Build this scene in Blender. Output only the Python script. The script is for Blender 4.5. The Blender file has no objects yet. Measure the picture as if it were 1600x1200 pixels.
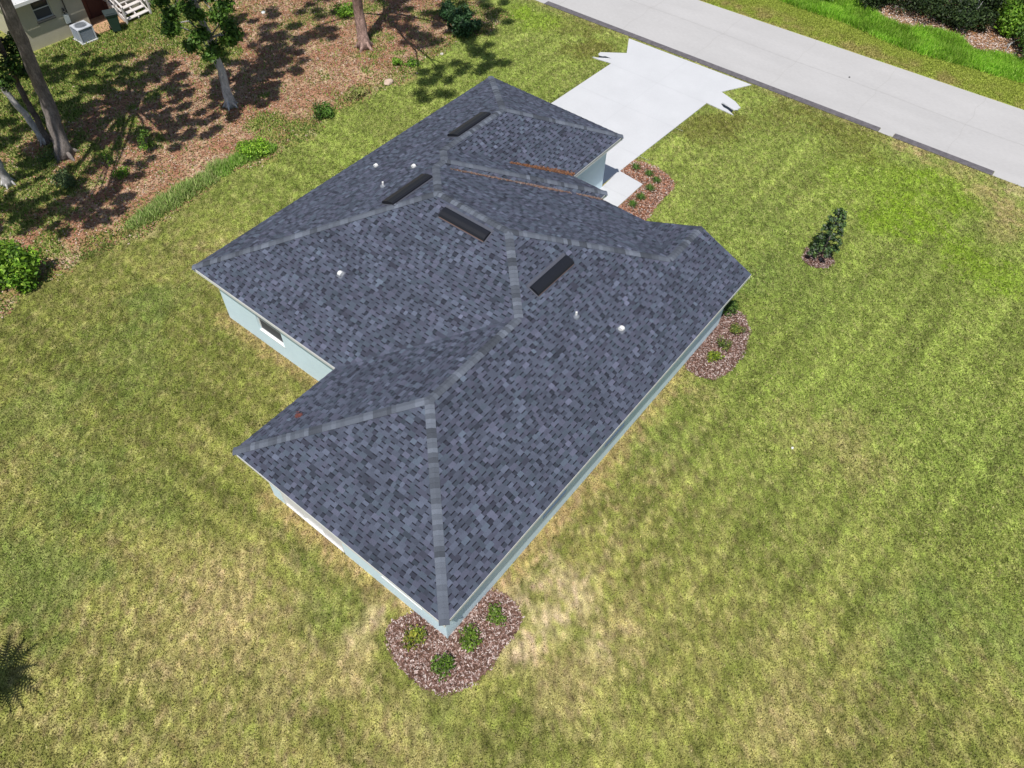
import bpy, bmesh, math, random
import numpy as np
from mathutils import Vector, Matrix, Euler
random.seed(5); rng = np.random.default_rng(5)
S = bpy.context.scene; COL = S.collection

# ------------------------------------------------------------------ camera, sky, sun, exposure
CAM = np.array([-4.90619, -5.61046, 22.0789]); F = 1194.05
cam = bpy.data.cameras.new('camera'); cam.sensor_width = 36; cam.lens = F / 1600 * 36; cam.clip_end = 3000
co = bpy.data.objects.new('camera', cam); COL.objects.link(co)
co.location = CAM.tolist(); co.rotation_euler = (0.66854, -0.02111, -0.89867); S.camera = co
RM = np.array(Euler((0.66854, -0.02111, -0.89867)).to_matrix())
SX, SY = .42, .212; SD = Vector((-SX, -SY, 1.0)).normalized()          # towards the sun
w = bpy.data.worlds.new('World'); S.world = w; w.use_nodes = True
nt = w.node_tree; sky = nt.nodes.new('ShaderNodeTexSky'); sky.sky_type = 'NISHITA'; sky.sun_disc = False
sky.sun_elevation = math.asin(SD.z); sky.sun_rotation = math.atan2(SD.x, SD.y)
bg = nt.nodes['Background']; nt.links.new(sky.outputs[0], bg.inputs[0]); bg.inputs[1].default_value = 0.075
sl = bpy.data.lights.new('sun', 'SUN'); sl.energy = 4.0; sl.angle = math.radians(0.55); sl.color = (1, 0.965, 0.9)
so = bpy.data.objects.new('sun', sl); COL.objects.link(so); so.rotation_euler = (-SD).to_track_quat('-Z', 'Y').to_euler()
S.view_settings.view_transform = 'Standard'; S.view_settings.look = 'None'; S.view_settings.gamma = 1
S.view_settings.exposure = 0.14
S.cycles.max_bounces = 6; S.cycles.diffuse_bounces = 3; S.cycles.glossy_bounces = 3; S.cycles.transparent_max_bounces = 4

# ------------------------------------------------------------------ helpers
def ray(px, py):
    return RM @ np.array([(px - 800) / F, -(py - 600) / F, -1.0])
def g(px, py, z=0.0):                                    # point of the photo (1600 px wide) at height z
    d = ray(px, py); t = (z - CAM[2]) / d[2]; return CAM + d * t
def g2(L): return [tuple(g(*p)[:2]) for p in L]
def onplane(px, py, P0, n):
    d = ray(px, py); n = np.array(n); t = ((np.array(P0) - CAM) @ n) / (d @ n); return Vector(CAM + d * t)
def caster(px, py, z):                                   # what stands at height z and shades the ground at this point
    q = g(px, py); return Vector((q[0] - SX * z, q[1] - SY * z, z))

def mat(name, col, rough=.8, spec=.3, var=0, vscale=3, fine=0, fscale=60, bump=0, bscale=60, metal=0, attr=None, trans=0, stretch=None, coord='pos'):
    m = bpy.data.materials.new(name); m.use_nodes = True; N = m.node_tree; B = N.nodes['Principled BSDF']
    B.inputs['Roughness'].default_value = rough; B.inputs['Specular IOR Level'].default_value = spec; B.inputs['Metallic'].default_value = metal
    L = N.links.new
    if coord == 'pos': c = N.nodes.new('ShaderNodeNewGeometry').outputs['Position']
    else: c = N.nodes.new('ShaderNodeTexCoord').outputs['Object']
    if stretch:
        mp = N.nodes.new('ShaderNodeMapping'); mp.inputs['Scale'].default_value = stretch; L(c, mp.inputs[0]); c = mp.outputs[0]
    if attr:
        a = N.nodes.new('ShaderNodeAttribute'); a.attribute_name = attr; cur = a.outputs['Color']
    else:
        r = N.nodes.new('ShaderNodeRGB'); r.outputs[0].default_value = (*col, 1); cur = r.outputs[0]
    for amt, sc, det in ((var, vscale, 4), (fine, fscale, 2)):
        if amt:
            n = N.nodes.new('ShaderNodeTexNoise'); n.inputs['Scale'].default_value = sc; n.inputs['Detail'].default_value = det; L(c, n.inputs['Vector'])
            mr = N.nodes.new('ShaderNodeMapRange'); mr.inputs[1].default_value = .3; mr.inputs[2].default_value = .7
            mr.inputs[3].default_value = 1 - amt; mr.inputs[4].default_value = 1 + amt; L(n.outputs['Fac'], mr.inputs[0])
            v = N.nodes.new('ShaderNodeVectorMath'); v.operation = 'SCALE'; L(cur, v.inputs[0]); L(mr.outputs[0], v.inputs['Scale']); cur = v.outputs[0]
    L(cur, B.inputs['Base Color'])
    if bump:
        n = N.nodes.new('ShaderNodeTexNoise'); n.inputs['Scale'].default_value = bscale; n.inputs['Detail'].default_value = 4; L(c, n.inputs['Vector'])
        b = N.nodes.new('ShaderNodeBump'); b.inputs['Strength'].default_value = bump; b.inputs['Distance'].default_value = .02; L(n.outputs['Fac'], b.inputs['Height']); L(b.outputs[0], B.inputs['Normal'])
    if trans:
        t = N.nodes.new('ShaderNodeBsdfTranslucent'); L(cur, t.inputs[0]); mx = N.nodes.new('ShaderNodeMixShader'); mx.inputs[0].default_value = trans
        L(B.outputs[0], mx.inputs[1]); L(t.outputs[0], mx.inputs[2]); L(mx.outputs[0], N.nodes['Material Output'].inputs[0])
    return m

def link(name, me, m, parent=None):
    o = bpy.data.objects.new(name, me); COL.objects.link(o)
    if m: me.materials.append(m)
    if parent: o.parent = parent
    return o
def tag(o, label=None, cat=None, group=None, kind=None):
    for k, v in (('label', label), ('category', cat), ('group', group), ('kind', kind)):
        if v: o[k] = v
    return o
def thing(name, loc, label, cat, group=None, rz=0):
    o = bpy.data.objects.new(name, None); o.empty_display_size = .3; COL.objects.link(o); o.location = loc; o.rotation_euler = (0, 0, rz)
    return tag(o, label, cat, group)

def npmesh(name, V, Fs, cols=None, smooth=False):
    """V (n,3), Fs (m,k) of one k; cols (m,3) per face"""
    me = bpy.data.meshes.new(name); V = np.asarray(V, np.float32); Fs = np.asarray(Fs, np.int32); m_, k = Fs.shape
    me.vertices.add(len(V)); me.vertices.foreach_set('co', V.ravel())
    me.loops.add(m_ * k); me.loops.foreach_set('vertex_index', Fs.ravel())
    me.polygons.add(m_); me.polygons.foreach_set('loop_start', np.arange(0, m_ * k, k, dtype=np.int32))
    me.update(calc_edges=True)
    if cols is not None:
        a = me.attributes.new('col', 'FLOAT_COLOR', 'CORNER'); c = np.ones((m_ * k, 4), np.float32); c[:, :3] = np.repeat(cols, k, axis=0); a.data.foreach_set('color', c.ravel())
    if smooth: me.polygons.foreach_set('use_smooth', np.ones(m_, bool))
    return me

class MB:                                                # collects polygons into one mesh
    def __init__(s): s.v = []; s.f = []; s.c = []
    def poly(s, P, c=(1, 1, 1)):
        n = len(s.v); s.v += [tuple(p) for p in P]; s.f.append(tuple(range(n, n + len(P)))); s.c.append(c)
    def box(s, x0, y0, z0, x1, y1, z1, M=None, c=(1, 1, 1)):
        P = [Vector(p) for p in ((x0, y0, z0), (x1, y0, z0), (x1, y1, z0), (x0, y1, z0), (x0, y0, z1), (x1, y0, z1), (x1, y1, z1), (x0, y1, z1))]
        if M: P = [M @ p for p in P]
        for f in ((0, 3, 2, 1), (4, 5, 6, 7), (0, 1, 5, 4), (1, 2, 6, 5), (2, 3, 7, 6), (3, 0, 4, 7)): s.poly([P[i] for i in f], c)
    def tube(s, pts, rad, n=10, cap=True, c=(1, 1, 1)):
        pts = [Vector(p) for p in pts]; rings = []
        for i, p in enumerate(pts):
            d = (pts[min(i + 1, len(pts) - 1)] - pts[max(i - 1, 0)]).normalized()
            a = d.cross(Vector((0, 0, 1)) if abs(d.z) < .9 else Vector((1, 0, 0))).normalized(); b = d.cross(a)
            r = rad[i] if hasattr(rad, '__len__') else rad
            rings.append([p + (a * math.cos(t) + b * math.sin(t)) * r for t in [2 * math.pi * k / n for k in range(n)]])
        base = len(s.v)
        for R_ in rings: s.v += [tuple(q) for q in R_]
        for i in range(len(rings) - 1):
            for k in range(n):
                k2 = (k + 1) % n; s.f.append((base + i * n + k, base + (i + 1) * n + k, base + (i + 1) * n + k2, base + i * n + k2)); s.c.append(c)
        if cap:
            s.f.append(tuple(base + k for k in range(n))); s.c.append(c)
            s.f.append(tuple(base + (len(rings) - 1) * n + k for k in reversed(range(n)))); s.c.append(c)
    def build(s, name, m, parent=None, colors=False, smooth=False, bevel=0, merge=False):
        me = bpy.data.meshes.new(name); me.from_pydata(s.v, [], s.f)
        if colors:
            a = me.attributes.new('col', 'FLOAT_COLOR', 'CORNER'); i = 0; buf = []
            for f, c in zip(s.f, s.c): buf += [c[0], c[1], c[2], 1.0] * len(f)
            a.data.foreach_set('color', buf)
        if smooth: me.polygons.foreach_set('use_smooth', [True] * len(me.polygons))
        if bevel or merge:
            bm = bmesh.new(); bm.from_mesh(me); bmesh.ops.remove_doubles(bm, verts=bm.verts, dist=.0005)
            if bevel: bmesh.ops.bevel(bm, geom=bm.edges[:], offset=bevel, segments=2, affect='EDGES', clamp_overlap=True)
            bm.to_mesh(me); bm.free()
        return link(name, me, m, parent)

def vnoise(x, y, scale, seed):
    r = np.random.default_rng(seed); G = r.random((257, 257)).astype(np.float32)
    X = np.asarray(x) * scale + 1000.0; Y = np.asarray(y) * scale + 1000.0; xi = np.floor(X).astype(int); yi = np.floor(Y).astype(int)
    fx = X - xi; fy = Y - yi; fx = fx * fx * (3 - 2 * fx); fy = fy * fy * (3 - 2 * fy); xi %= 256; yi %= 256
    return (G[xi, yi] * (1 - fx) + G[xi + 1, yi] * fx) * (1 - fy) + (G[xi, yi + 1] * (1 - fx) + G[xi + 1, yi + 1] * fx) * fy
def fbm(x, y, scale, seed, o=4):
    s = 0; a = 1; t = 0
    for k in range(o): s = s + a * vnoise(x, y, scale * 2 ** k, seed + k * 7); t += a; a *= .55
    return s / t
def inpoly(x, y, P):
    r = np.zeros(np.shape(x), bool); n = len(P)
    for i in range(n):
        x1, y1 = P[i]; x2, y2 = P[(i + 1) % n]
        if y1 == y2: continue
        c = ((y1 > y) != (y2 > y)) & (x < (x2 - x1) * (y - y1) / (y2 - y1) + x1); r ^= c
    return r
def sstep(a, b, t): t = np.clip((t - a) / (b - a), 0, 1); return t * t * (3 - 2 * t)
def mixc(A, B, t): t = np.asarray(t)[..., None]; return A * (1 - t) + B * t

# ------------------------------------------------------------------ dimensions of the house (metres)
x2, x3, W, W1, xg, Wg, dd, yb, x5, yc, p, o_ = 4.17, 16.98, 15.92, 8.45, 16.93, 4.66, 0.49, 6.75, 21.19, 8.43, 0.4232, 0.448
He = 2.72; x4 = x3 + dd; r_ = (x3 - x2) / 2; w1 = W1 / 2; kg = Wg / 2; mb = (W - yb) / 2; gg = (W - yc) / 2
def H(x, y, h): return Vector((x, y, He + h))
footprint = [(o_, o_), (x3 - o_, o_), (x3 - o_, yc + o_), (x5 - o_, yc + o_), (x5 - o_, W - o_), (x2 + o_, W - o_), (x2 + o_, W1 - o_), (o_, W1 - o_)]

# ground layout
def lawn_y(x): return 22.45 + .35 * np.sin(x * .8) + .25 * np.sin(x * 1.9 + 1) + .25 * (vnoise(x, x * 0, 1.5, 3) - .5)
def rn(y): return 33.98 - .012 * y                         # near edge of the street
def rf(y): return 40.42 - .032 * y
drive = [(20.75, 15.0), (25.03, 14.85)] + g2([(955, 100), (926, 91), (936, 91.6), (953, 92.3), (937, 88.2), (934.5, 85.5), (938, 82.6), (979, 84), (982.5, 61)]) + \
    g2([(1174, 133.5), (1127, 144.5), (1149, 160), (1157, 169.5), (1147, 173.6), (1136, 167), (1127, 163.5), (1141, 176), (1146, 181), (1104, 162), (990, 251), (966, 270)]) + [(20.75, 8.99)]
walk = [(16.5, 7.5), (22.15, 7.55), (22.3, 8.95), (20.74, 8.88), (16.5, 8.88)]
bedA = g2([(640, 960), (612, 972), (604, 990), (616, 1030), (640, 1058), (665, 1075), (692, 1083), (728, 1072), (760, 1050), (790, 1008), (808, 985), (816, 966), (806, 945), (788, 930), (765, 922), (700, 940)])
bedB = g2([(1090, 545), (1076, 560), (1072, 574), (1090, 588), (1115, 592), (1140, 580), (1156, 560), (1166, 535), (1170, 512), (1164, 496), (1150, 486), (1138, 478), (1120, 490)])
bedC = g2([(966, 270.5), (990, 251.5), (1005, 254), (1024, 263), (1042, 273), (1053, 284), (1050, 297), (1031, 316), (1011, 341)]) + [(18.6, 6.1), (17.2, 6.3), (17.2, 7.48), (20.2, 7.5)] + g2([(1003, 290.5)])
mg = g(1283, 400); ring = [(mg[0] - .25 + .62 * math.cos(t) * (1 + .08 * math.sin(3 * t)), mg[1] + .05 + .62 * math.sin(t)) for t in np.linspace(0, 2 * math.pi, 22)[:-1]]
def strip_kerb(y0, y1): return [(rn(y0) - .42, y0), (rn(y0), y0), (rn(y1), y1), (rn(y1) - .42, y1)]

# ------------------------------------------------------------------ ground colour (what grows and lies where)
A3 = lambda *c: np.array(c, float)
patches = [  # px, py, radius m, kind, strength (d dry, t bare tan, g green, v vivid green)
    (345, 905, 1.5, 'd', .9), (400, 960, 1.2, 'd', .7), (300, 1000, 1.6, 'd', .4), (895, 925, 1.25, 't', .75), (860, 975, 1.0, 't', .95), (820, 1010, .7, 't', .8), (960, 985, 1.1, 'd', .8), (930, 1010, .8, 't', .45), (880, 1060, 1.3, 'd', .6),
    (560, 1000, .6, 't', .6), (590, 960, .4, 't', .8), (545, 1040, 1.1, 'd', .7), (620, 930, .5, 't', .6), (450, 1050, 1.4, 'd', .6), (800, 930, .6, 't', .5),
    (50, 880, 2.4, 'g', .6), (110, 760, 1.6, 'g', .5), (60, 660, 2.2, 'g', .45), (200, 560, 2.2, 'g', .4), (240, 470, 1.5, 'g', .6), (210, 790, 1.6, 'g', .3), (520, 960, 1.0, 'g', .35),
    (1390, 300, 3.0, 'v', .55), (1480, 300, 2.2, 'v', .7), (1440, 345, 1.6, 'v', .9), (1500, 390, 1.4, 'v', .8), (1540, 430, 1.2, 'v', .7), (1390, 345, 1.5, 'v', .7), (1590, 440, 1.2, 'v', .6),
    (1580, 330, 1.0, 'd', .9), (1540, 300, .9, 'd', .8), (1440, 235, 1.0, 'd', .9), (1410, 228, .8, 'd', .8), (1500, 262, 1.0, 'd', .6), (1590, 300, .7, 't', .5), (1560, 360, .9, 'd', .5),
    (930, 75, 1.5, 'o', .9), (900, 40, 2.0, 'o', .6), (1140, 190, 1.2, 'o', .8), (1100, 200, 1.5, 'o', .8), (1220, 180, 1.6, 'o', .6), (1330, 215, 2.2, 'o', .7), (1270, 160, 1.8, 'o', .7),
    (700, 60, 1.4, 'g', .6), (840, 30, 1.4, 'v', .6), (810, 20, 1.0, 'v', .6), (1150, 330, 3.5, 'g', .35), (1250, 450, 3.0, 'g', .35), (1180, 440, 1.0, 'g', .6),
    (1420, 1000, 1.3, 'g', .55), (1560, 1000, 1.2, 'g', .5), (1470, 930, 1.0, 'g', .45), (1240, 1100, 1.2, 'd', .4), (1210, 1000, 1.0, 'd', .35), (1300, 700, 2.0, 'd', .3), (1350, 720, 1.5, 'd', .25),
    (1100, 620, .8, 'd', .5), (1020, 680, 1.5, 'g', .35), (1200, 1150, 1.0, 'd', .4), (1560, 700, 2.4, 'g', .2), (640, 1150, 1.0, 'd', .4), (700, 1130, .8, 'g', .3), (480, 880, .7, 'g', .3)]
PC = {'d': A3(.44, .375, .155), 't': A3(.56, .455, .25), 'g': A3(.19, .26, .06), 'v': A3(.23, .35, .03), 'o': A3(.19, .20, .045)}
def seg_dist(x, y, P):
    d = np.full(np.shape(x), 1e9); n = len(P)
    for i in range(n):
        ax, ay = P[i]; bx, by = P[(i + 1) % n]; L2 = (bx - ax) ** 2 + (by - ay) ** 2
        t = np.clip(((x - ax) * (bx - ax) + (y - ay) * (by - ay)) / L2, 0, 1); d = np.minimum(d, np.hypot(x - ax - t * (bx - ax), y - ay - t * (by - ay)))
    return d
def lawn_col(x, y):
    n1 = fbm(x, y, .16, 11, 3); n2 = fbm(x, y, .9, 21); n3 = fbm(x, y, 5.5, 31, 3)
    # mower passes: noise drawn out along the direction of travel
    left = sstep(-1.5, 1.5, y - np.maximum(x * .9 + 1, -4) ) * (1 - sstep(20, 24, x))
    sl_ = vnoise(x + .06 * y, y * .07, 1.7, 81) * .6 + vnoise(x + .05 * y, y * .16, 3.6, 82) * .4
    sr_ = vnoise(x * .07, y + .05 * x, 1.6, 83) * .6 + vnoise(x * .16, y + .04 * x, 3.4, 84) * .4
    st = sl_ * left + sr_ * (1 - left)
    c = mixc(A3(.205, .238, .050), A3(.325, .325, .088), sstep(.34, .68, n1 * .5 + st * .4 + n2 * .1))
    c = mixc(c, A3(.262, .340, .070), sstep(4, 16, x + y * .1) * .85)                    # fresher towards the street
    sn = np.sin((x + .05 * y) * 6.6 + 2.2 * vnoise(x * .5, y * .1, 1, 91)) * left + np.sin((y + .04 * x) * 6.2 + 2.2 * vnoise(x * .1, y * .5, 1, 92)) * (1 - left)
    c = c * (1 + .11 * sn * sstep(.3, .6, vnoise(x, y, .3, 93)))[..., None]
    c = c * (1 + .48 * (st - .5) + .10 * (n2 - .5))[..., None]
    tanz = (1 - .75 * sstep(6, 17, x)) * (.45 + .55 * sstep(.4, .65, n1))
    c = mixc(c, A3(.46, .395, .175), sstep(.48, .72, fbm(x, y, 5.5, 51, 3)) * .62 * tanz)
    c = mixc(c, A3(.25, .185, .08), sstep(.50, .74, fbm(x, y, 7.0, 61, 2)) * .5 * tanz)
    for px, py, r, k, s in patches:
        q = g(px, py); d = np.hypot(x - q[0], y - q[1]) / r
        m = x * 0 + s * (1 - sstep(.25, 1.25, d + (n2 - .5) * 1.6 + (n3 - .5) * 1.5))
        c = mixc(c, PC[k], m)
    wd = seg_dist(x, y, footprint)
    c = mixc(c, A3(.50, .33, .17), (1 - sstep(.15, .75, wd + (n3 - .5) * 1.2)) * .42)
    k = (1 - sstep(.1, .7, np.abs(rn(y) - .42 - x) + (n3 - .5) * .8)) * .35 * (x < 36)
    c = mixc(c, A3(.36, .30, .13), k)
    # faint tyre lines in the near left lawn
    for a0 in (g(120, 640), g(135, 690)):
        pass
    t = .90 * (.90 + .20 * vnoise(x, y, 8.5, 71)) * (.74 + .52 * vnoise(x, y, 15, 73)) * (.5 + 1.0 * vnoise(x, y, 33, 74)); c = mixc(c, c * A3(1.08, .98, 1.25), sstep(.45, .8, vnoise(x, y, 11, 79)))
    return c * t[..., None]
def wood_col(x, y):
    n1 = fbm(x, y, .35, 111); n2 = fbm(x, y, 1.2, 121); n3 = fbm(x, y, 5, 131, 3)
    c = mixc(A3(.37, .19, .115), A3(.50, .35, .225), sstep(.35, .65, n2))
    c = mixc(c, A3(.29, .14, .085), sstep(.5, .7, n3) * .7)
    gr = sstep(.50, .64, n1 * .6 + n2 * .4) * .7
    gr = np.maximum(gr, sstep(31.5, 36, y + (n1 - .5) * 6 - .12 * (x - 12)) * .75)
    gr = np.maximum(gr, (1 - sstep(.3, 1.6, y - 22.5 + (n2 - .5) * 2)) * .45)
    gr = gr * (1 - sstep(17, 22, x) * sstep(29, 33, y) * .8)
    c = mixc(c, mixc(A3(.17, .22, .05), A3(.27, .36, .06), n3), gr)
    sand = sstep(.55, .75, fbm(x, y, .8, 141)) * (1 - sstep(.2, 1.5, y - 22.4)) 
    c = mixc(c, A3(.60, .47, .35), sand * .8)
    return c * (.8 + .4 * fbm(x, y, 9, 151, 2))[..., None], gr
def far_col(x, y):
    n2 = fbm(x, y, 1.2, 221); n3 = fbm(x, y, 5, 231, 3)
    verge = mixc(A3(.33, .39, .07), A3(.38, .34, .12), sstep(.3, .7, n2) * (1 - sstep(41, 42.5, x)))
    dirt = mixc(A3(.30, .17, .10), A3(.55, .42, .35), sstep(.5, .68, n3))
    dirt = mixc(dirt, A3(.10, .06, .04), sstep(.5, .7, n2) * .6)
    t = sstep(44.6, 45.4, x + (n2 - .5) * 2 + .12 * y * 0)
    return mixc(verge, dirt, t)
def ground_col(x, y):
    c = lawn_col(x, y); wc, _ = wood_col(x, y); t = sstep(-.15, .25, y - lawn_y(x) + (vnoise(x, y, 4, 9) - .5) * .5) * (1 - sstep(30.0, 31.5, x))
    c = mixc(c, wc, t); f = (x > 37); c[f] = far_col(x[f], y[f]); return c

fx = np.concatenate([[-1500, -500, -150, -60, -30], np.arange(-14, 58, .16), [62, 70, 90, 150, 400, 1500]])
fy = np.concatenate([[-1500, -500, -150, -60, -35], np.arange(-21, 52, .16), [55, 70, 100, 200, 500, 1500]])
GX, GY = np.meshgrid(fx, fy, indexing='ij'); nx, ny = GX.shape
gc = ground_col(GX.ravel(), GY.ravel())
V = np.stack([GX.ravel(), GY.ravel(), np.zeros(nx * ny)], 1)
idx = np.arange(nx * ny).reshape(nx, ny); Fq = np.stack([idx[:-1, :-1], idx[1:, :-1], idx[1:, 1:], idx[:-1, 1:]], -1).reshape(-1, 4)
me = npmesh('ground', V, Fq)
a = me.attributes.new('col', 'FLOAT_COLOR', 'POINT'); cc = np.ones((len(V), 4), np.float32); cc[:, :3] = gc; a.data.foreach_set('color', cc.ravel())
tag(link('ground', me, mat('ground_mat', None, .95, .1, attr='col', var=.12, vscale=5, fine=.45, fscale=26, bump=.6, bscale=30)), kind='structure')

def sheet(name, P, z, m, thick=.06, kind='structure', parent=None):
    b = MB(); top = [(x, y, z) for x, y in P]; b.poly(top)
    for i in range(len(P)):
        q, s = P[i], P[(i + 1) % len(P)]; b.poly([(q[0], q[1], z - thick), (s[0], s[1], z - thick), (s[0], s[1], z), (q[0], q[1], z)])
    o = b.build(name, m, parent); bm = bmesh.new(); bm.from_mesh(o.data); bmesh.ops.recalc_face_normals(bm, faces=bm.faces); 
    bm.faces.ensure_lookup_table()
    bmesh.ops.triangulate(bm, faces=[f for f in bm.faces if len(f.verts) > 4]); bm.to_mesh(o.data); bm.free()
    if kind: o['kind'] = kind
    return o
conc = mat('white_concrete', (.565, .57, .59), .8, .3, var=.035, vscale=.7, fine=.02, fscale=14, bump=.1, bscale=80)
roadm = mat('road_concrete', (.475, .462, .458), .85, .25, var=.045, vscale=.5, fine=.035, fscale=9, bump=.15, bscale=60, stretch=(1.6, .5, 1))
gutterm = mat('dark_gutter', (.135, .125, .135), .9, .2, var=.2, vscale=4, fine=.25, fscale=40, bump=.3)
Y0, Y1 = -75, 75
sheet('road', [(rn(Y0), Y0), (rf(Y0) + 0, Y0), (rf(Y1), Y1), (rn(Y1), Y1)], .012, roadm)
# hairline joints and cracks in the street, one sheet of thin strips
b = MB(); cm = mat('road_crack', (.41, .40, .39), .9)
def crack(P, wd, z=.017):
    for (ax, ay), (bx, by) in zip(P[:-1], P[1:]):
        d = Vector((bx - ax, by - ay)).normalized(); n = Vector((-d.y, d.x)) * wd / 2
        b.poly([(ax - n.x, ay - n.y, z), (bx - n.x, by - n.y, z), (bx + n.x, by + n.y, z), (ax + n.x, ay + n.y, z)])
for yy in (-16.5, -11.8, -7.3, -2.6, 2.2, 6.9, 11.6, 16.4, 21, 26):
    pts = [(x, yy + .06 * math.sin(x * 3 + yy) + .12 * random.random() * (x - 33) / 6) for x in np.linspace(rn(yy) + .05, rf(yy) - .05, 14)]; crack(pts, .016)
crack([(37.2 + .05 * math.sin(y * .6) + .02 * random.random(), y) for y in np.arange(-20, 30, .7)], .02)
o = b.build('road_joints', cm); o['kind'] = 'structure'
for y0, y1 in ((-4.95, -.05), (.72, 21.7), (-60, -12.5)):
    sheet('kerb', strip_kerb(y0, y1), .03, gutterm, .05)
pads = [[(rn(.7) - .4, .7), (rn(.7), .7), (rn(0), -.03), (rn(0) - .4, -.03)], [(rn(-5) - .38, -4.97), (rn(-5), -4.97), (rn(-12), -12.45), (rn(-12) - .38, -12.45)], [(rn(21) - .4, 21.72), (rn(21), 21.72), (rn(60), 60), (rn(60) - .4, 60)]]
for P in pads: sheet('road_shoulder', P[::-1], .016, roadm, .02)
sheet('driveway', drive, .045, conc)
sheet('walkway', walk, .06, conc, .08)
b = MB(); z = .0495
for xx in (23.9, 27.1, 30.1):
    b.poly([(xx, 8.3 if xx < 30 else 8.7, z), (xx + .012, 8.3 if xx < 30 else 8.7, z), (xx + .012, 14.6, z), (xx, 14.6, z)])
b.poly([(20.8, 11.9, z), (33.1, 11.6, z), (33.1, 11.612, z), (20.8, 11.912, z)])
b.poly([(20.85, 7.56, .0645), (20.87, 7.56, .0645), (20.87, 8.85, .0645), (20.85, 8.85, .0645)])
o = b.build('driveway_joints', mat('joint', (.50, .51, .53), .9)); o['kind'] = 'structure'
# culvert pipe ends with their white mitred collars
def culvert(hole, rim, label):
    P = g2(hole); c = np.mean(P, 0); t = thing('culvert_pipe', (c[0], c[1], 0), label, 'culvert', 'mitred culvert ends of the driveway')
    b_ = MB(); b_.poly([(q[0] - c[0], q[1] - c[1], .052) for q in P]); o = b_.build('pipe_opening_shade', mat('pipe_shade', (.018, .025, .035), .6), t)  # flat dark sheet, the shade inside the pipe put into its colour
    bm = bmesh.new(); bm.from_mesh(o.data); bmesh.ops.recalc_face_normals(bm, faces=bm.faces); bm.to_mesh(o.data); bm.free()
    b_ = MB(); b_.tube([(q[0] - c[0], q[1] - c[1], .05) for q in g2(rim)], .035, 8); b_.build('collar', conc, t, smooth=True)
culvert([(934, 90.6), (936.5, 88.6), (941, 89.4), (946, 89.2), (954, 92.2), (945, 91.7), (939, 91.2)], [(926, 90.8), (933, 92.2), (945, 92.8), (955, 93.2)], 'dark culvert opening in the white mitred end on the left side of the driveway')
culvert([(1126, 163), (1130, 164.2), (1137, 168), (1145, 174.2), (1143, 176.5), (1136, 171.8), (1130, 168.5)], [(1128, 162.4), (1138, 166.8), (1147, 172.6), (1153, 173)], 'dark culvert opening in the white mitred end on the right side of the driveway')

# ------------------------------------------------------------------ the house
shing = mat('shingles', None, .92, .22, attr='col', fine=.22, fscale=90, var=.10, vscale=1.1, bump=.25, bscale=150)
white = mat('white_paint', (.80, .80, .79), .5, .4, var=.02)
wallm = mat('pale_blue_stucco', (.73, .89, .96), .85, .2, var=.03, vscale=1.2, fine=.03, fscale=50, bump=.2, bscale=120)
glassm = mat('window_glass', (.03, .035, .045), .08, .8, var=.2, vscale=2)
screenm = mat('insect_screen', (.07, .07, .08), .6, .3)
house = thing('house', (0, 0, 0), 'single storey house with pale blue walls and a dark grey shingle hip roof', 'house')

def clip(poly, inside, inter):
    out = []
    for i in range(len(poly)):
        a_, b_ = poly[i], poly[(i + 1) % len(poly)]; ia, ib = inside(a_), inside(b_)
        if ia: out.append(a_)
        if ia != ib: out.append(inter(a_, b_))
    return out
def clipax(poly, ax, val, keep_gt):
    def ins(q): return q[ax] >= val if keep_gt else q[ax] <= val
    def itx(a_, b_):
        t = (val - a_[ax]) / (b_[ax] - a_[ax]); return (a_[0] + (b_[0] - a_[0]) * t, a_[1] + (b_[1] - a_[1]) * t)
    return clip(poly, ins, itx) if poly else poly
cs = math.sqrt(1 + p * p)
def pip(q, P):
    r = False; n = len(P)
    for i in range(n):
        a_, b_ = P[i], P[(i + 1) % n]
        if (a_[1] > q[1]) != (b_[1] > q[1]) and q[0] < (b_[0] - a_[0]) * (q[1] - a_[1]) / (b_[1] - a_[1]) + a_[0]: r = not r
    return r
def shingle_color(kind, u, s):
    t = random.gauss(0, 1)
    base = Vector((.080, .092, .129)) if kind else Vector((.063, .073, .104))
    f = 1 + .14 * t; pr = random.random()
    if pr < .10: f *= .62
    elif pr < .18: f *= 1.28
    h = random.random()
    tint = Vector((1.05, .98, 1.01)) if h < .25 else (Vector((.95, 1.02, .98)) if h < .42 else Vector((1, 1, 1)))
    f = max(.35, f)
    return tuple(base[i] * f * tint[i] for i in range(3))
RB = MB(); DB = MB()
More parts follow.
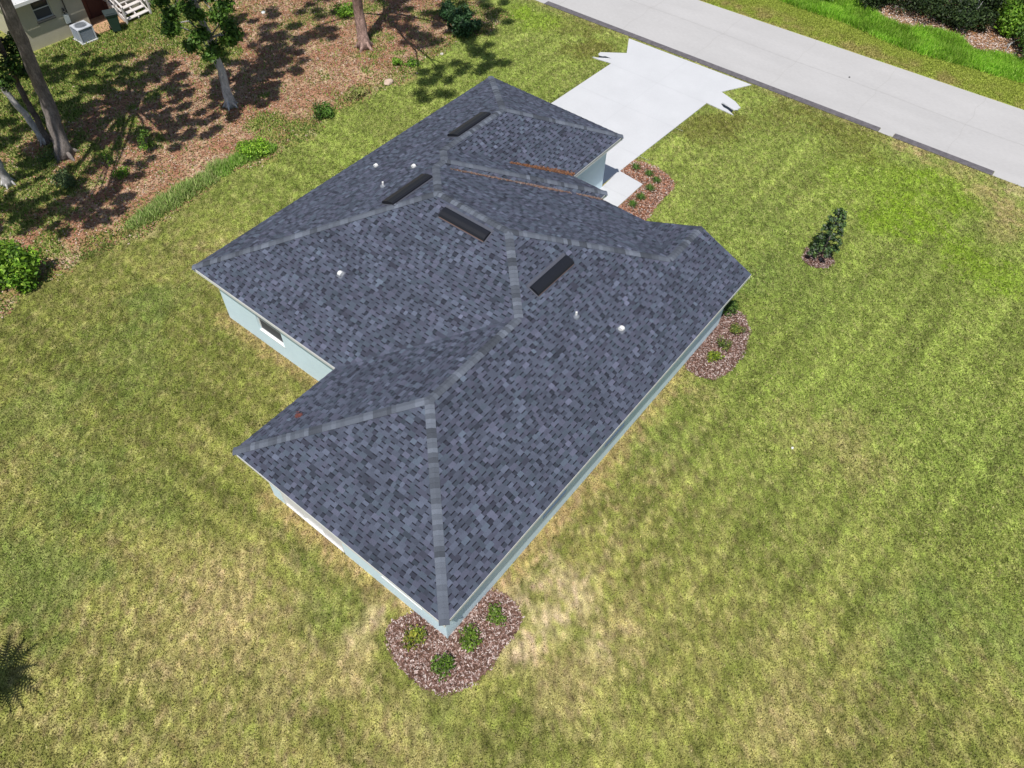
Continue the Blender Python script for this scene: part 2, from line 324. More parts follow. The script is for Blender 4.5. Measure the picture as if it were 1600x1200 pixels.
def plane(verts, axis, sgn, e0):
    """verts plan polygon; axis: 0 -> slope runs along x, eave along y; h = p*sgn*(coord-e0)"""
    # local coords: u along eave, s up the slope (true length)
    def tol(q): return ((q[1] if axis == 0 else q[0]), sgn * (q[axis] - e0) * cs)
    def w3(u, s, off=0):
        c_ = e0 + sgn * s / cs; h = p * s / cs
        n = Vector((-sgn * p, 0, 1)).normalized() if axis == 0 else Vector((0, -sgn * p, 1)).normalized()
        v = Vector((c_, u, He + h)) if axis == 0 else Vector((u, c_, He + h)); return v + n * off
    P = [tol(q) for q in verts]
    flip = ((axis == 0) == (sgn > 0))
    def add(B_, Q, c):
        if flip: Q = Q[::-1]
        B_.poly(Q, c)
    add(DB, [w3(u, s, -.004) for u, s in P], (.05, .05, .06))
    us = [q[0] for q in P]; ss = [q[1] for q in P]; ex = .143; row = 0; s = 0.0
    while s < max(ss):
        s1 = s + ex; rowp = clipax(clipax(P, 1, s, True), 1, min(s1, max(ss)), False)
        if len(rowp) >= 3:
            u0 = min(q[0] for q in rowp); u1 = max(q[0] for q in rowp)
            u = math.floor(u0 / .165) * .165 - random.random() * .16; k = random.randint(0, 1)
            rt = random.gauss(0, .05)
            while u < u1:
                wd = random.choice((.12, .15, .18, .22, .26)) if k else random.choice((.13, .16, .19))
                a0, a1 = u, u + wd; c = shingle_color(k, u, s); c = tuple(v_ * (1 + rt) for v_ in c)
                corners = [(a0, s + .001), (a1, s + .001), (a1, s1 - .001), (a0, s1 - .001)]
                full = all(pip(q, P) for q in corners)
                lo = .014 if k else .0065; hi = .003
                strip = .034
                def zoff(sv): return lo + (hi - lo) * (sv - s) / ex
                if full:
                    cut = s1 - (strip if not k else 0)
                    add(RB, [w3(a0, s, lo), w3(a1, s, lo), w3(a1, cut, zoff(cut)), w3(a0, cut, zoff(cut))], c)
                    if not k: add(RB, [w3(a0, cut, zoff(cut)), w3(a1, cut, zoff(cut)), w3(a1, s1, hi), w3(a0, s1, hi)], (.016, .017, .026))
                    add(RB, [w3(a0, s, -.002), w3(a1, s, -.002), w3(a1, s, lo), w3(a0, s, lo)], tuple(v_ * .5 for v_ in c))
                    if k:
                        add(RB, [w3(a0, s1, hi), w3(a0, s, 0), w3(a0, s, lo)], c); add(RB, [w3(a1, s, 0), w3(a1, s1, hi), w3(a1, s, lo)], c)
                else:
                    Q = clipax(clipax(rowp, 0, a0, True), 0, a1, False)
                    if len(Q) >= 3:
                        Q2 = [];
                        for q in Q:
                            if not Q2 or (abs(q[0] - Q2[-1][0]) + abs(q[1] - Q2[-1][1])) > 1e-5: Q2.append(q)
                        if len(Q2) >= 3: add(RB, [w3(q[0], q[1], zoff(min(max(q[1], s), s1))) for q in Q2], c)
                u += wd; k = 1 - k
        s = s1; row += 1
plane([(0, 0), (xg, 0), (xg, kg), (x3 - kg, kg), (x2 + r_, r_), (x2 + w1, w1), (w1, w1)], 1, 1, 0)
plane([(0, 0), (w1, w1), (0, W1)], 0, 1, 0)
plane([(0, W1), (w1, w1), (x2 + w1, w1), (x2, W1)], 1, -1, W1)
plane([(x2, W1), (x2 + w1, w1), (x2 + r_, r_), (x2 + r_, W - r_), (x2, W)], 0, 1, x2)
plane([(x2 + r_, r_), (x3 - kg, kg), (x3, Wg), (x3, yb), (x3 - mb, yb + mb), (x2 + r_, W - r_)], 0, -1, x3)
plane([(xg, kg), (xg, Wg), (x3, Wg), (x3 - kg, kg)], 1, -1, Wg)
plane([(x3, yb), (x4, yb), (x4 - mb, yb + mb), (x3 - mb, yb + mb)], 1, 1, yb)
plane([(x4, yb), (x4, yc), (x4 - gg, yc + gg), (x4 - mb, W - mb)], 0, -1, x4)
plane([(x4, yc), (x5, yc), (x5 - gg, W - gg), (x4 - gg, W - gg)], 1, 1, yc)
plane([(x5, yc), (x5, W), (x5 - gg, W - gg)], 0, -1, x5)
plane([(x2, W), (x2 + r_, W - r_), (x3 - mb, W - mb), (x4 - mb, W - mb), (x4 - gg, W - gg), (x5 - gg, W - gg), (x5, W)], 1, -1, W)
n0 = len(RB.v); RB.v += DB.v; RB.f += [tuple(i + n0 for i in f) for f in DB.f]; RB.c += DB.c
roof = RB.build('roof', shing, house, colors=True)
# ridge and hip caps: folded overlapping pieces
NX = {'-x': Vector((-p, 0, 1)), '+x': Vector((p, 0, 1)), '-y': Vector((0, -p, 1)), '+y': Vector((0, p, 1))}
def caps(P, Q, fa, fb):
    d = (Q - P); L = d.length; d.normalize(); B_ = MB(); sides = []
    for f in (fa, fb):
        n = NX[f].normalized(); s_ = d.cross(n); dn = Vector((-n.x, -n.y, 0))
        if s_.dot(Vector((n.x, n.y, 0))) < 0: s_ = -s_
        sides.append((s_.normalized(), n))
    t = 0; ex = .145
    while t < L:
        t1 = min(t + ex, L); a_ = P + d * t; b_ = P + d * t1
        h = random.random(); fc = random.choice((.6, .8, .95, 1.05, 1.15, 1.3)) if (t == 0 or random.random() < .75) else fc; f = fc * random.uniform(.92, 1.08)
        c = Vector((.106, .120, .150)) * f; c = tuple(c)
        for k, (s_, n) in enumerate(sides):
            hw = .142; o0, o1 = .026, .017
            up = Vector((0, 0, 1))
            A0 = a_ + up * o0 * 1.1; A1 = a_ + s_ * hw + n * o0; B0 = b_ + up * o1 * 1.1; B1 = b_ + s_ * hw + n * o1
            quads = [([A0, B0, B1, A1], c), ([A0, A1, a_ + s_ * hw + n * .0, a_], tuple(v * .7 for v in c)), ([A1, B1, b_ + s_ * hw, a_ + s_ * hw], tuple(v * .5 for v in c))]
            for q, col in quads: B_.poly(q, col)
        t += ex
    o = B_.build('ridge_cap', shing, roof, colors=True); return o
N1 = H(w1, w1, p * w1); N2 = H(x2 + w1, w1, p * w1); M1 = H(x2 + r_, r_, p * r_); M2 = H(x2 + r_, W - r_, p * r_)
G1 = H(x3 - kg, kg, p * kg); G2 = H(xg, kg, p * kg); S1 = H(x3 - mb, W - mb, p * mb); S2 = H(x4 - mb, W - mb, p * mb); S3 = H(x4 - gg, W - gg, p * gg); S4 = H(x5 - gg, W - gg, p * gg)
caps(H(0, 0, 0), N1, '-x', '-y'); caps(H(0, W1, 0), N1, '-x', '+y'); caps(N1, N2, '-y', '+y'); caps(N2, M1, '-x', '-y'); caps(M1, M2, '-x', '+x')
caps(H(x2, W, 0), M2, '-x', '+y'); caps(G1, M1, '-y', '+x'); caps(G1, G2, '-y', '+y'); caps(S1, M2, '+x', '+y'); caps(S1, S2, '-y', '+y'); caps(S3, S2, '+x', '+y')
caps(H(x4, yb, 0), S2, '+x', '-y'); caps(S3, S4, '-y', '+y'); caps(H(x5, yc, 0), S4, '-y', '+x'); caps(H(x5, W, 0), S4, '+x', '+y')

# eaves: fascia boards and soffit
eave = [(0, 0), (xg, 0), (xg, Wg), (x3, Wg), (x3, yb), (x4, yb), (x4, yc), (x5, yc), (x5, W), (x2, W), (x2, W1), (0, W1)]
fb = MB()
def fascia(a_, b_, z0a=None):
    ax, ay = a_; bx, by = b_; d = Vector((bx - ax, by - ay)); d.normalize(); n = Vector((d.y, -d.x))
    M = Matrix(((d.x, -n.x, 0, ax), (d.y, -n.y, 0, ay), (0, 0, 1, 0), (0, 0, 0, 1))); L = (Vector(b_) - Vector(a_)).length
    fb.box(.0, .012, He - .20, L, .034, He - .012, M); fb.box(0, -.008, He - .045, L, .011, He - .008, M)
for i in range(len(eave)):
    a_, b_ = eave[i], eave[(i + 1) % len(eave)]
    if i == 1 or i == 2: continue
    fascia(a_, b_)
gh = p * kg
for ya, yb_ in ((0, kg), (Wg, kg)):                    # rakes of the gable
    s0 = 1 if yb_ > ya else -1
    P_ = [(xg - .03, ya, He - .2), (xg - .03, yb_, He + gh - .2), (xg - .03, yb_, He + gh - .01), (xg - .03, ya, He - .01)]
    fb.poly(P_); P2_ = [(x + .024, y, z) for x, y, z in P_]; fb.poly(P2_)
    for k in range(4): k2 = (k + 1) % 4; fb.poly([P_[k], P_[k2], P2_[k2], P2_[k]])
fb.build('fascia', white, house)
sb = MB(); sb.poly([(x, y, He - .195) for x, y in [(.03, .03), (xg - .03, .03), (xg - .03, Wg), (x3 - .03, Wg), (x3 - .03, yb), (x4 - .03, yb + .03), (x4 - .03, yc + .03), (x5 - .03, yc + .03), (x5 - .03, W - .03), (x2 + .03, W - .03), (x2 + .03, W1 - .03), (.03, W1 - .03)]])
so_ = sb.build('soffit', white, house); bm = bmesh.new(); bm.from_mesh(so_.data); bmesh.ops.triangulate(bm, faces=bm.faces); bm.to_mesh(so_.data); bm.free()

# walls with openings; s measured along the wall from its first corner
wb = MB(); ZW = He - .20
def wall(a_, b_, ops=(), h=ZW, B_=None, dep=.11):
    B_ = B_ or wb; a_ = Vector(a_); b_ = Vector(b_); d = (b_ - a_); L = d.length; d.normalize(); n = Vector((d.y, -d.x))
    def W3(s_, z_, i_=0): q = a_ + d * s_ - n * i_; return (q.x, q.y, z_)
    S_ = sorted({0, L, *[v for o in ops for v in o[:2]]}); Z_ = sorted({-.05, h, *[v for o in ops for v in o[2:4]]})
    for i in range(len(S_) - 1):
        for j in range(len(Z_) - 1):
            sm, zm = (S_[i] + S_[i + 1]) / 2, (Z_[j] + Z_[j + 1]) / 2
            if any(o[0] < sm < o[1] and o[2] < zm < o[3] for o in ops): continue
            B_.poly([W3(S_[i], Z_[j]), W3(S_[i + 1], Z_[j]), W3(S_[i + 1], Z_[j + 1]), W3(S_[i], Z_[j + 1])])
    for s0, s1, z0, z1 in ops:
        for q in (((s0, z0), (s1, z0)), ((s1, z0), (s1, z1)), ((s1, z1), (s0, z1)), ((s0, z1), (s0, z0))):
            B_.poly([W3(*q[0]), W3(*q[0], dep), W3(*q[1], dep), W3(*q[1])])
    return Matrix(((d.x, n.x, 0, a_.x), (d.y, n.y, 0, a_.y), (0, 0, 1, 0), (0, 0, 0, 1)))
def window(M, s0, s1, z0, z1, parent=None, lab=None, fr=None, gl=None, sill=True):
    fr = fr or white; parent = parent or house
    b_ = MB(); t = .04; y0, y1 = -.105, -.055
    for q in ((s0, z0, s1, z0 + t), (s0, z1 - t, s1, z1), (s0, z0 + t, s0 + t, z1 - t), (s1 - t, z0 + t, s1, z1 - t)): b_.box(q[0], y0, q[1], q[2], y1, q[3], M)
    wn = b_.build('window', fr, parent)
    zm = (z0 + z1) / 2; b_ = MB(); b_.box(s0 + t, y0, zm - .025, s1 - t, y1 + .004, zm + .025, M); b_.build('sash_rail', fr, wn)
    b_ = MB(); b_.box(s0 + t, -.095, z0 + t, s1 - t, -.088, zm - .025, M); b_.build('screen', screenm, wn)
    b_ = MB(); b_.box(s0 + t, -.085, zm + .025, s1 - t, -.079, z1 - t, M); b_.build('pane', gl or glassm, wn)
    if sill: b_ = MB(); b_.box(s0 - .02, -.11, z0 - .05, s1 + .02, .012, z0 - .002, M); b_.build('sill', fr, wn)
    return wn
X0 = Y0_ = o_
rw = [(4.98 - o_, 6.25 - o_, .72, 1.98), (8.40 - o_, 9.62 - o_, .72, 1.98)]
M_ = wall((o_, o_), (x3 - o_, o_), rw)
for o in rw: window(M_, *o)
wall((x3 - o_, o_), (x3 - o_, yc + o_), [(yb + .25 - o_, yb + 1.25 - o_, 0.08, 2.12)])
b_ = MB(); b_.box(x3 - o_ - .10, yb + .25, .08, x3 - o_ - .05, yb + 1.25, 2.12); dr = b_.build('front_door', mat('door_paint', (.25, .35, .42), .5), house)
b_ = MB(); b_.tube([(x3 - o_ - .045, yb + 1.13, 1.0), (x3 - o_ + .01, yb + 1.13, 1.0)], .03); b_.build('handle', mat('metal', (.5, .5, .5), .3, metal=1), dr)
wall((x3 - o_, yc + o_), (x5 - o_, yc + o_))
wall((x5 - o_, yc + o_), (x5 - o_, W - o_), [(.8, 5.75, 0.0, 2.2)])
b_ = MB()
for k in range(4): b_.box(x5 - o_ - .09, yc + o_ + .8, .02 + .545 * k, x5 - o_ - .04, yc + o_ + 5.75, .55 + .545 * k)
b_.build('garage_door', white, house)
wall((x5 - o_, W - o_), (x2 + o_, W - o_), [(4, 5.2, .9, 2.1), (11, 12.2, .9, 2.1)])
M_ = wall((x2 + o_, W - o_), (x2 + o_, W1 - o_), [(W - o_ - 13.42, W - o_ - 12.05, .74, 2.02)])
window(M_, W - o_ - 13.42, W - o_ - 12.05, .74, 2.02)
wall((x2 + o_, W1 - o_), (o_, W1 - o_))
sd = (W1 - o_ - 7.46, W1 - o_ - 4.68, .02, 2.12); wn_ = (W1 - o_ - 3.0, W1 - o_ - 1.4, .72, 1.98)
M_ = wall((o_, W1 - o_), (o_, o_), [sd, wn_]); window(M_, *wn_)
# sliding patio door with closed white blinds behind its panels
b_ = MB(); t = .06
for q in ((sd[0], sd[2], sd[1], sd[2] + t), (sd[0], sd[3] - t, sd[1], sd[3]), (sd[0], sd[2], sd[0] + t, sd[3]), (sd[1] - t, sd[2], sd[1], sd[3])): b_.box(q[0], -.10, q[1], q[2], .004, q[3], M_)
pd = b_.build('patio_door', white, house, merge=False)
for k in range(3):
    a0 = sd[0] + t + k * (sd[1] - sd[0] - 2 * t) / 3; a1 = a0 + (sd[1] - sd[0] - 2 * t) / 3; yy = -.03 - .02 * (k % 2)
    b_ = MB(); b_.box(a0, yy - .02, sd[2] + t, a0 + .06, yy, sd[3] - t, M_); b_.box(a1 - .06, yy - .02, sd[2] + t, a1, yy, sd[3] - t, M_); b_.box(a0 + .06, yy - .02, sd[2] + t, a1 - .06, yy, sd[2] + t + .1, M_)
    b_.box(a0 + .06, yy - .02, sd[3] - t - .08, a1 - .06, yy, sd[3] - t, M_); b_.build('sliding_panel', white, pd)
    b_ = MB(); b_.box(a0 + .06, yy - .012, sd[2] + t + .1, a1 - .06, yy - .006, sd[3] - t - .08, M_); b_.build('blind', mat('white_blind', (.78, .79, .83), .35, .6), pd)
wall_o = wb.build('wall', wallm, house)
# gable triangle above the front wall, hose bib, small wall outlet
b_ = MB(); b_.poly([(xg - o_, o_, ZW), (xg - o_, Wg - o_, ZW), (xg - o_, kg, He + p * (kg) - .05)]); b_.build('gable_wall', wallm, house)
b_ = MB(); b_.box(x2 + o_ - .07, W1 + .25, .42, x2 + o_ - .002, W1 + .33, .52); b_.tube([(x2 + o_ - .12, W1 + .29, .44), (x2 + o_ - .0, W1 + .29, .47)], .02, 8); b_.build('garden_tap', mat('brass', (.35, .3, .2), .4, metal=.8), house)
b_ = MB(); b_.box(x4 - .36, yb + .16, .05, x4 - .10, yb + .42, ZW); b_.build('porch_column', white, house)
b_ = MB(); b_.box(17.6, yc + o_ - .5, .06, 20.2, yc + o_ - .004, .17); b_.build('porch_step', conc, house)

# roof vents: black low vents lying just below the ridges
blackm = mat('black_vent', (.012, .013, .018), .45, .4, fine=.2, fscale=40)
rust = mat('vent_edge', (.24, .15, .12), .8)
def rp(px, py, f, off=.0):
    e = {'-x1': ((0, 0, He), '-x'), '-x': ((x2, 0, He), '-x'), '-y': ((0, 0, He), '-y'), '+y': ((0, W, He), '+y'), '+yw': ((0, W1, He), '+y')}[f]
    n = NX[e[1]].normalized(); return onplane(px, py, Vector(e[0]) + n * off, n), n
def roof_vent(f, quad):
    Q = [rp(x, y, f, .13) for x, y in quad]; n = Q[0][1]; Q = [q[0] for q in Q]
    a_ = (Q[0] + Q[3]) / 2; b_ = (Q[1] + Q[2]) / 2                          # long axis ends
    ax = (b_ - a_); ax = Vector((ax.x, 0, 0)) if abs(ax.x) > abs(ax.y) else Vector((0, ax.y, 0)); L = ax.length; ax.normalize()
    wd = max(.40, min(.62, ((Q[3] - Q[0]).length + (Q[2] - Q[1]).length) / 2)); sd_ = n.cross(ax).normalized()
    if sd_.z > 0: sd_ = -sd_                                               # sd_ points down the slope
    c = (a_ + b_) / 2 - n * .13
    B_ = MB(); prof = [(-wd / 2, .0), (-wd / 2, .075), (-wd / 2 + .06, .115), (0, .145), (wd / 2 - .07, .135), (wd / 2, .09), (wd / 2, .035)]
    E = [[c + ax * s_ + sd_ * y + n * z for y, z in prof] for s_ in (-L / 2, L / 2)]
    for k in range(len(prof)):
        k2 = (k + 1) % len(prof); B_.poly([E[0][k], E[0][k2], E[1][k2], E[1][k]])
    B_.poly(E[0][::-1]); B_.poly(E[1])
    vo = B_.build('roof_vent', blackm, roof)
    B_ = MB(); M = Matrix((ax, sd_, n)).transposed().to_4x4(); M.translation = c
    B_.box(-L / 2 - .05, -wd / 2 - .12, .012, L / 2 + .05, wd / 2 + .03, .022, M); B_.build('vent_flashing', mat('flashing', (.08, .085, .11), .8, fine=.3), roof)
    B_ = MB(); B_.box(-L / 2 + .02, wd / 2 + .003, .0225, L / 2 - .02, wd / 2 + .016, .04, M); B_.build('vent_edge_strip', rust, roof)
roof_vent('-x', [(683, 336), (755, 375), (766, 361), (696, 322)])
roof_vent('-y', [(830, 448), (884, 398), (898, 408), (843, 460)])
roof_vent('+y', [(599, 313), (658, 270), (671, 274), (612, 317)])
roof_vent('+y', [(701, 208), (752, 173), (762, 177), (713, 211)])
# white pipe hoods and plumbing vents
def hood(px, py, f, s=1.0):
    c, n = rp(px, py, f, .05); c = c - n * .05; s *= .68; B_ = MB()
    dn = Vector((n.x, n.y, 0)).normalized(); sd_ = Vector((-dn.y, dn.x, 0))
    prof = [(-.10, -.03), (-.10, .12), (-.07, .18), (0, .21), (.09, .20), (.15, .15), (.16, .08)]
    def W_(y, z, s_): return c + (dn * y + Vector((0, 0, z)) + sd_ * s_) * s
    for k in range(len(prof) - 1):
        q, q2 = prof[k], prof[k + 1]; B_.poly([W_(*q, -.10), W_(*q2, -.10), W_(*q2, .10), W_(*q, .10)])
    for s_ in (-.10, .10): B_.poly([W_(*q, s_) for q in prof])
    vo = B_.build('exhaust_hood', white, roof)
    B_ = MB(); ax = sd_; d2 = n.cross(ax).normalized(); MM = Matrix((ax, d2, n)).transposed().to_4x4(); MM.translation = c; B_.box(-.17 * s, -.2 * s, .014, .17 * s, .2 * s, .02, MM); B_.build('hood_flashing', mat('flashing_grey', (.16, .175, .21), .7, fine=.2), roof)
for q in ((532, 428, '-x', 1.0), (971, 514, '-y', 1.0), (587, 259, '+y', .9), (646, 260, '+y', .9)): hood(*q)
def vpipe(px, py, f):
    c, n = rp(px, py, f, 0); B_ = MB(); B_.tube([c - Vector((0, 0, .05)), c + Vector((0, 0, .22))], .036, 12); v = B_.build('plumbing_vent', white, roof)
    B_ = MB(); B_.tube([c - Vector((0, 0, .05)), c + n * .05, c + Vector((0, 0, .09))], [.12, .1, .055], 12); B_.build('pipe_boot', mat('boot', (.2, .22, .26), .6), roof)
vpipe(900, 495, '-y'); vpipe(599, 292, '+y')

# fallen pine needles lying in the valleys
def litter_mesh(name, pts, n_, sc, cols, zl, label, cat, parent=None):
    Vs = []; Fs = []; C = []
    pts = np.array(pts)
    k = len(pts); a_ = rng.uniform(0, 2 * np.pi, k); l = rng.uniform(.5, 1.3, k) * sc[0]; wd = rng.uniform(.6, 1.3, k) * sc[1]; tl = rng.uniform(-.35, .35, (k, 2))
    d = np.stack([np.cos(a_), np.sin(a_), tl[:, 0]], 1) * l[:, None] / 2; e = np.stack([-np.sin(a_), np.cos(a_), tl[:, 1]], 1) * wd[:, None] / 2
    V = np.stack([pts - d - e, pts + d - e, pts + d + e, pts - d + e], 1).reshape(-1, 3); Fq = np.arange(4 * k).reshape(k, 4)
    ci = np.array(cols)[rng.integers(0, len(cols), k)] * rng.uniform(.65, 1.25, (k, 1))
    return npmesh(name, V, Fq, ci)
lm_ = mat('litter', None, .9, .15, attr='col', fine=.15)
def valley(x0, y0, t0, t1, wa, wb2, clumps, side):
    """loose clumps along the valley climbing from (x0, y0); side: which slope they spread onto"""
    L = []
    for _ in range(clumps):
        tc = random.uniform(t0, t1) ; f = (tc - t0) / (t1 - t0); wd = wa + (wb2 - wa) * f; ln = random.uniform(.05, .22)
        for _ in range(int(random.uniform(15, 55))):
            t = tc + random.gauss(0, ln); w_ = abs(random.gauss(0, wd)); t = min(max(t, t0 - .05), t1 + .1)
            if side == 'up': L.append((x0 - t + w_, y0 + t, He + p * t + .03))        # on the slope that faces -y
            else: L.append((x0 - t, y0 + t - w_, He + p * t + .03))                    # on the slope that faces +x
    return L
orange = [(.27, .11, .05), (.16, .07, .04), (.34, .17, .09), (.20, .12, .09), (.10, .06, .045)]
me = litter_mesh('pine_needles', valley(x4, yc, .1, 1.75, .11, .035, 42, 'up'), 0, (.10, .02), orange, 0, '', '')
tag(link('pine_needles', me, lm_), 'rust orange pine needles caught in the roof valley beside the garage wing', 'pine needles', kind='stuff')
L_ = valley(x3, yb, 1.0, 4.1, .10, .05, 46, 'down') + valley(x3, yb, .1, .6, .12, .07, 8, 'down')
me = litter_mesh('pine_needles', L_, 0, (.09, .018), [(.22, .12, .08), (.15, .08, .06), (.28, .18, .13), (.10, .07, .07), (.25, .22, .22)], 0, '', '')
tag(link('pine_needles', me, lm_), 'thin line of brown pine needles in the long valley under the entry ridge', 'pine needles', kind='stuff')
c, n = rp(467, 649, '+yw', .03); me = litter_mesh('pine_needles', [tuple(c + Vector((random.gauss(0, .05), random.gauss(0, .06), 0)) + Vector((0, 0, .01))) for _ in range(90)], 0, (.07, .02), [(.2, .07, .05), (.12, .05, .05)], 0, '', '')
tag(link('pine_needles', me, lm_), 'small reddish clump of needles on the near wing roof', 'pine needles', kind='stuff')

# ------------------------------------------------------------------ mulch beds
chipc = [(.12, .065, .05), (.32, .21, .18), (.46, .34, .31), (.22, .12, .095), (.09, .05, .04), (.58, .48, .45), (.27, .165, .135), (.15, .085, .07)]
chipo = [(.42, .2, .12), (.50, .33, .26), (.34, .14, .08), (.24, .10, .06), (.60, .50, .44), (.45, .24, .16)]
def bed(P, label, cols, dens=950):
    xs = [q[0] for q in P]; ys = [q[1] for q in P]; A_ = (max(xs) - min(xs)) * (max(ys) - min(ys)); n_ = int(A_ * dens)
    x = rng.uniform(min(xs) - .1, max(xs) + .1, n_); y = rng.uniform(min(ys) - .1, max(ys) + .1, n_)
    d = seg_dist(x, y, P); ins = (inpoly(x, y, P) & (d > .12 * (vnoise(x, y, 5, 401) - .35))) | (d < rng.uniform(0, .12, n_) * vnoise(x, y, 3, 402) * 1.6); ins &= ~inpoly(x, y, footprint) & ~inpoly(x, y, walk) & ~inpoly(x, y, drive)
    x, y, d = x[ins], y[ins], d[ins]; z = .02 + np.minimum(d, .3) * .12 + rng.uniform(0, .025, len(x))
    me = litter_mesh('mulch_bed', np.stack([x, y, z], 1), 0, (.075, .026), cols, 0, '', '')
    bm = bmesh.new(); bm.from_mesh(me)
    lay = bm.loops.layers.float_color['col']
    f = bm.faces.new([bm.verts.new((q[0], q[1], .012)) for q in P])
    for l in f.loops: l[lay] = (.13, .075, .055, 1)
    bmesh.ops.triangulate(bm, faces=[f]); bm.to_mesh(me); bm.free()
    tag(link('mulch_bed', me, lm_), label, 'mulch bed', kind='stuff')
bed(bedA, 'pinkish brown wood chip bed wrapped round the nearest corner of the house', chipc)
bed(bedB, 'rounded wood chip bed along the right wall near the front corner', chipc)
bed(bedC, 'reddish wood chip bed bending round the front walkway', chipo, 650)
bed(ring, 'small ring of mulch at the foot of the young lawn tree', chipc, 900)

# ------------------------------------------------------------------ leaves, shrubs, trees
def leaves(n_, centers, radii, size, cols, up=.5, aspect=.5, shell=.0, quad=True):
    """leaf faces scattered in ellipsoids; returns verts, faces, cols"""
    C = np.array([tuple(c) for c in centers], float); R_ = np.array(radii, float)
    if R_.ndim == 1: R_ = np.stack([R_, R_, R_ * .8], 1)
    vol = R_.prod(1) ** .67; k = rng.choice(len(C), n_, p=vol / vol.sum())
    d = rng.normal(size=(n_, 3)); d /= np.linalg.norm(d, axis=1)[:, None]; rr = rng.uniform(shell, 1, n_) ** .5
    P = C[k] + d * rr[:, None] * R_[k] * (1 + rng.normal(0, .12, (n_, 1)))
    nrm = d * .6 + rng.normal(size=(n_, 3)) * .7; nrm[:, 2] += up; nrm /= np.linalg.norm(nrm, axis=1)[:, None]
    t = np.cross(nrm, rng.normal(size=(n_, 3))); t /= np.linalg.norm(t, axis=1)[:, None]; b_ = np.cross(nrm, t)
    s = (size * rng.uniform(.6, 1.3, n_))[:, None]
    V = np.stack([P - t * s, P + b_ * s * aspect - t * s * .1, P + t * s, P - b_ * s * aspect - t * s * .1], 1).reshape(-1, 3)
    cl = np.array(cols)[rng.integers(0, len(cols), n_)] * rng.uniform(.7, 1.3, (n_, 1)); tone = rng.uniform(.75, 1.25, len(C))[k]
    return V, np.arange(4 * n_).reshape(n_, 4), cl * tone[:, None]
leafm = mat('leaf', None, .55, .35, attr='col', trans=.28)
glossleaf = mat('gloss_leaf', None, .5, .3, attr='col', trans=.12)
def foliage(name, parent, n_, centers, radii, size, cols, m=None, **k):
    zmin = k.pop('zmin', None)
    V, Fq, C = leaves(n_, centers, radii, size, cols, **k)
    if zmin is not None: V[:, 2] = np.maximum(V[:, 2], zmin + .001 * np.abs(V[:, 2]))
    return link(name, npmesh(name, V, Fq, C), m or leafm, parent)
bark = mat('grey_bark', (.21, .18, .165), .9, .2, var=.35, vscale=5, fine=.3, fscale=25, bump=.8, bscale=18, stretch=(1, 1, .35))
palebark = mat('pale_bark', (.46, .44, .43), .9, .2, var=.4, vscale=4, fine=.25, fscale=22, bump=.6, bscale=18, stretch=(1, 1, .4))
pinebark = mat('pine_bark', (.30, .20, .17), .95, .15, var=.45, vscale=7, fine=.35, fscale=24, bump=1.0, bscale=14, stretch=(1, 1, .45))
darkbark = mat('dark_bark', (.12, .10, .09), .95, .15, var=.4, vscale=6, fine=.3, fscale=24, bump=.8, stretch=(1, 1, .4))
G1c = [(.07, .15, .02), (.10, .21, .03), (.05, .10, .02), (.14, .26, .04)]
G2c = [(.13, .28, .02), (.19, .36, .03), (.09, .19, .02), (.25, .40, .05)]
G5c = [(.20, .40, .03), (.30, .50, .04), (.13, .26, .02), (.38, .56, .07)]
G3c = [(.03, .055, .018), (.045, .08, .02), (.02, .035, .015), (.07, .11, .03)]
G4c = [(.03, .08, .03), (.05, .12, .04), (.08, .17, .06)]

def trunk_mb(pts, rad, seed=0):
    B_ = MB(); rs = random.Random(seed); P = [Vector(q) for q in pts]; Q = []; R_ = []
    for i in range(len(P) - 1):
        for k in range(5):
            t = k / 5; Q.append(P[i].lerp(P[i + 1], t) + Vector((rs.uniform(-.03, .03), rs.uniform(-.03, .03), 0))); R_.append((rad[i] * (1 - t) + rad[i + 1] * t) * rs.uniform(.93, 1.07))
    Q.append(P[-1]); R_.append(rad[-1]); R_[0] *= 1.35; R_[1] *= 1.05; B_.tube(Q, R_, 12); return B_
def tree(base, trunk_pts, rad, bm_, label, cat, limbs=(), crown=None, group=None, name='tree', seed=1):
    t = thing(name, (base[0], base[1], 0), label, cat, group)
    inv = Vector((base[0], base[1], 0)); B_ = trunk_mb([Vector(q) - inv for q in trunk_pts], rad, seed)
    for P, r0, r1 in limbs:
        P = [Vector(q) - inv for q in P]; B_.tube(P, list(np.linspace(r0, r1, len(P))), 7)
    for k in range(5):                                                     # root flare
        an = k * 1.256 + seed; d = Vector((math.cos(an), math.sin(an), 0)); B_.tube([d * rad[0] * .55 + Vector((0, 0, .35)), d * rad[0] * 1.5 + Vector((0, 0, .02)), d * rad[0] * 2.1 + Vector((0, 0, -.05))], [rad[0] * .35, rad[0] * .25, rad[0] * .1], 7)
    B_.build('trunk', bm_, t, smooth=True)
    if crown:
        n_, cen, rds, size, cols = crown[:5]; kw = crown[5] if len(crown) > 5 else {}
        foliage('crown', t, n_, [Vector(c) - inv for c in cen], rds, size, cols, **kw)
    return t
def split(cen, n, sp, r0, r1):
    C, Q = [], []
    for c in cen:
        for _ in range(n): C.append(Vector(c) + Vector((random.gauss(0, sp), random.gauss(0, sp * .8), random.gauss(0, .4)))); r = random.uniform(r0, r1); Q.append((r * random.uniform(.9, 1.5), r, r * .6))
    return C, Q
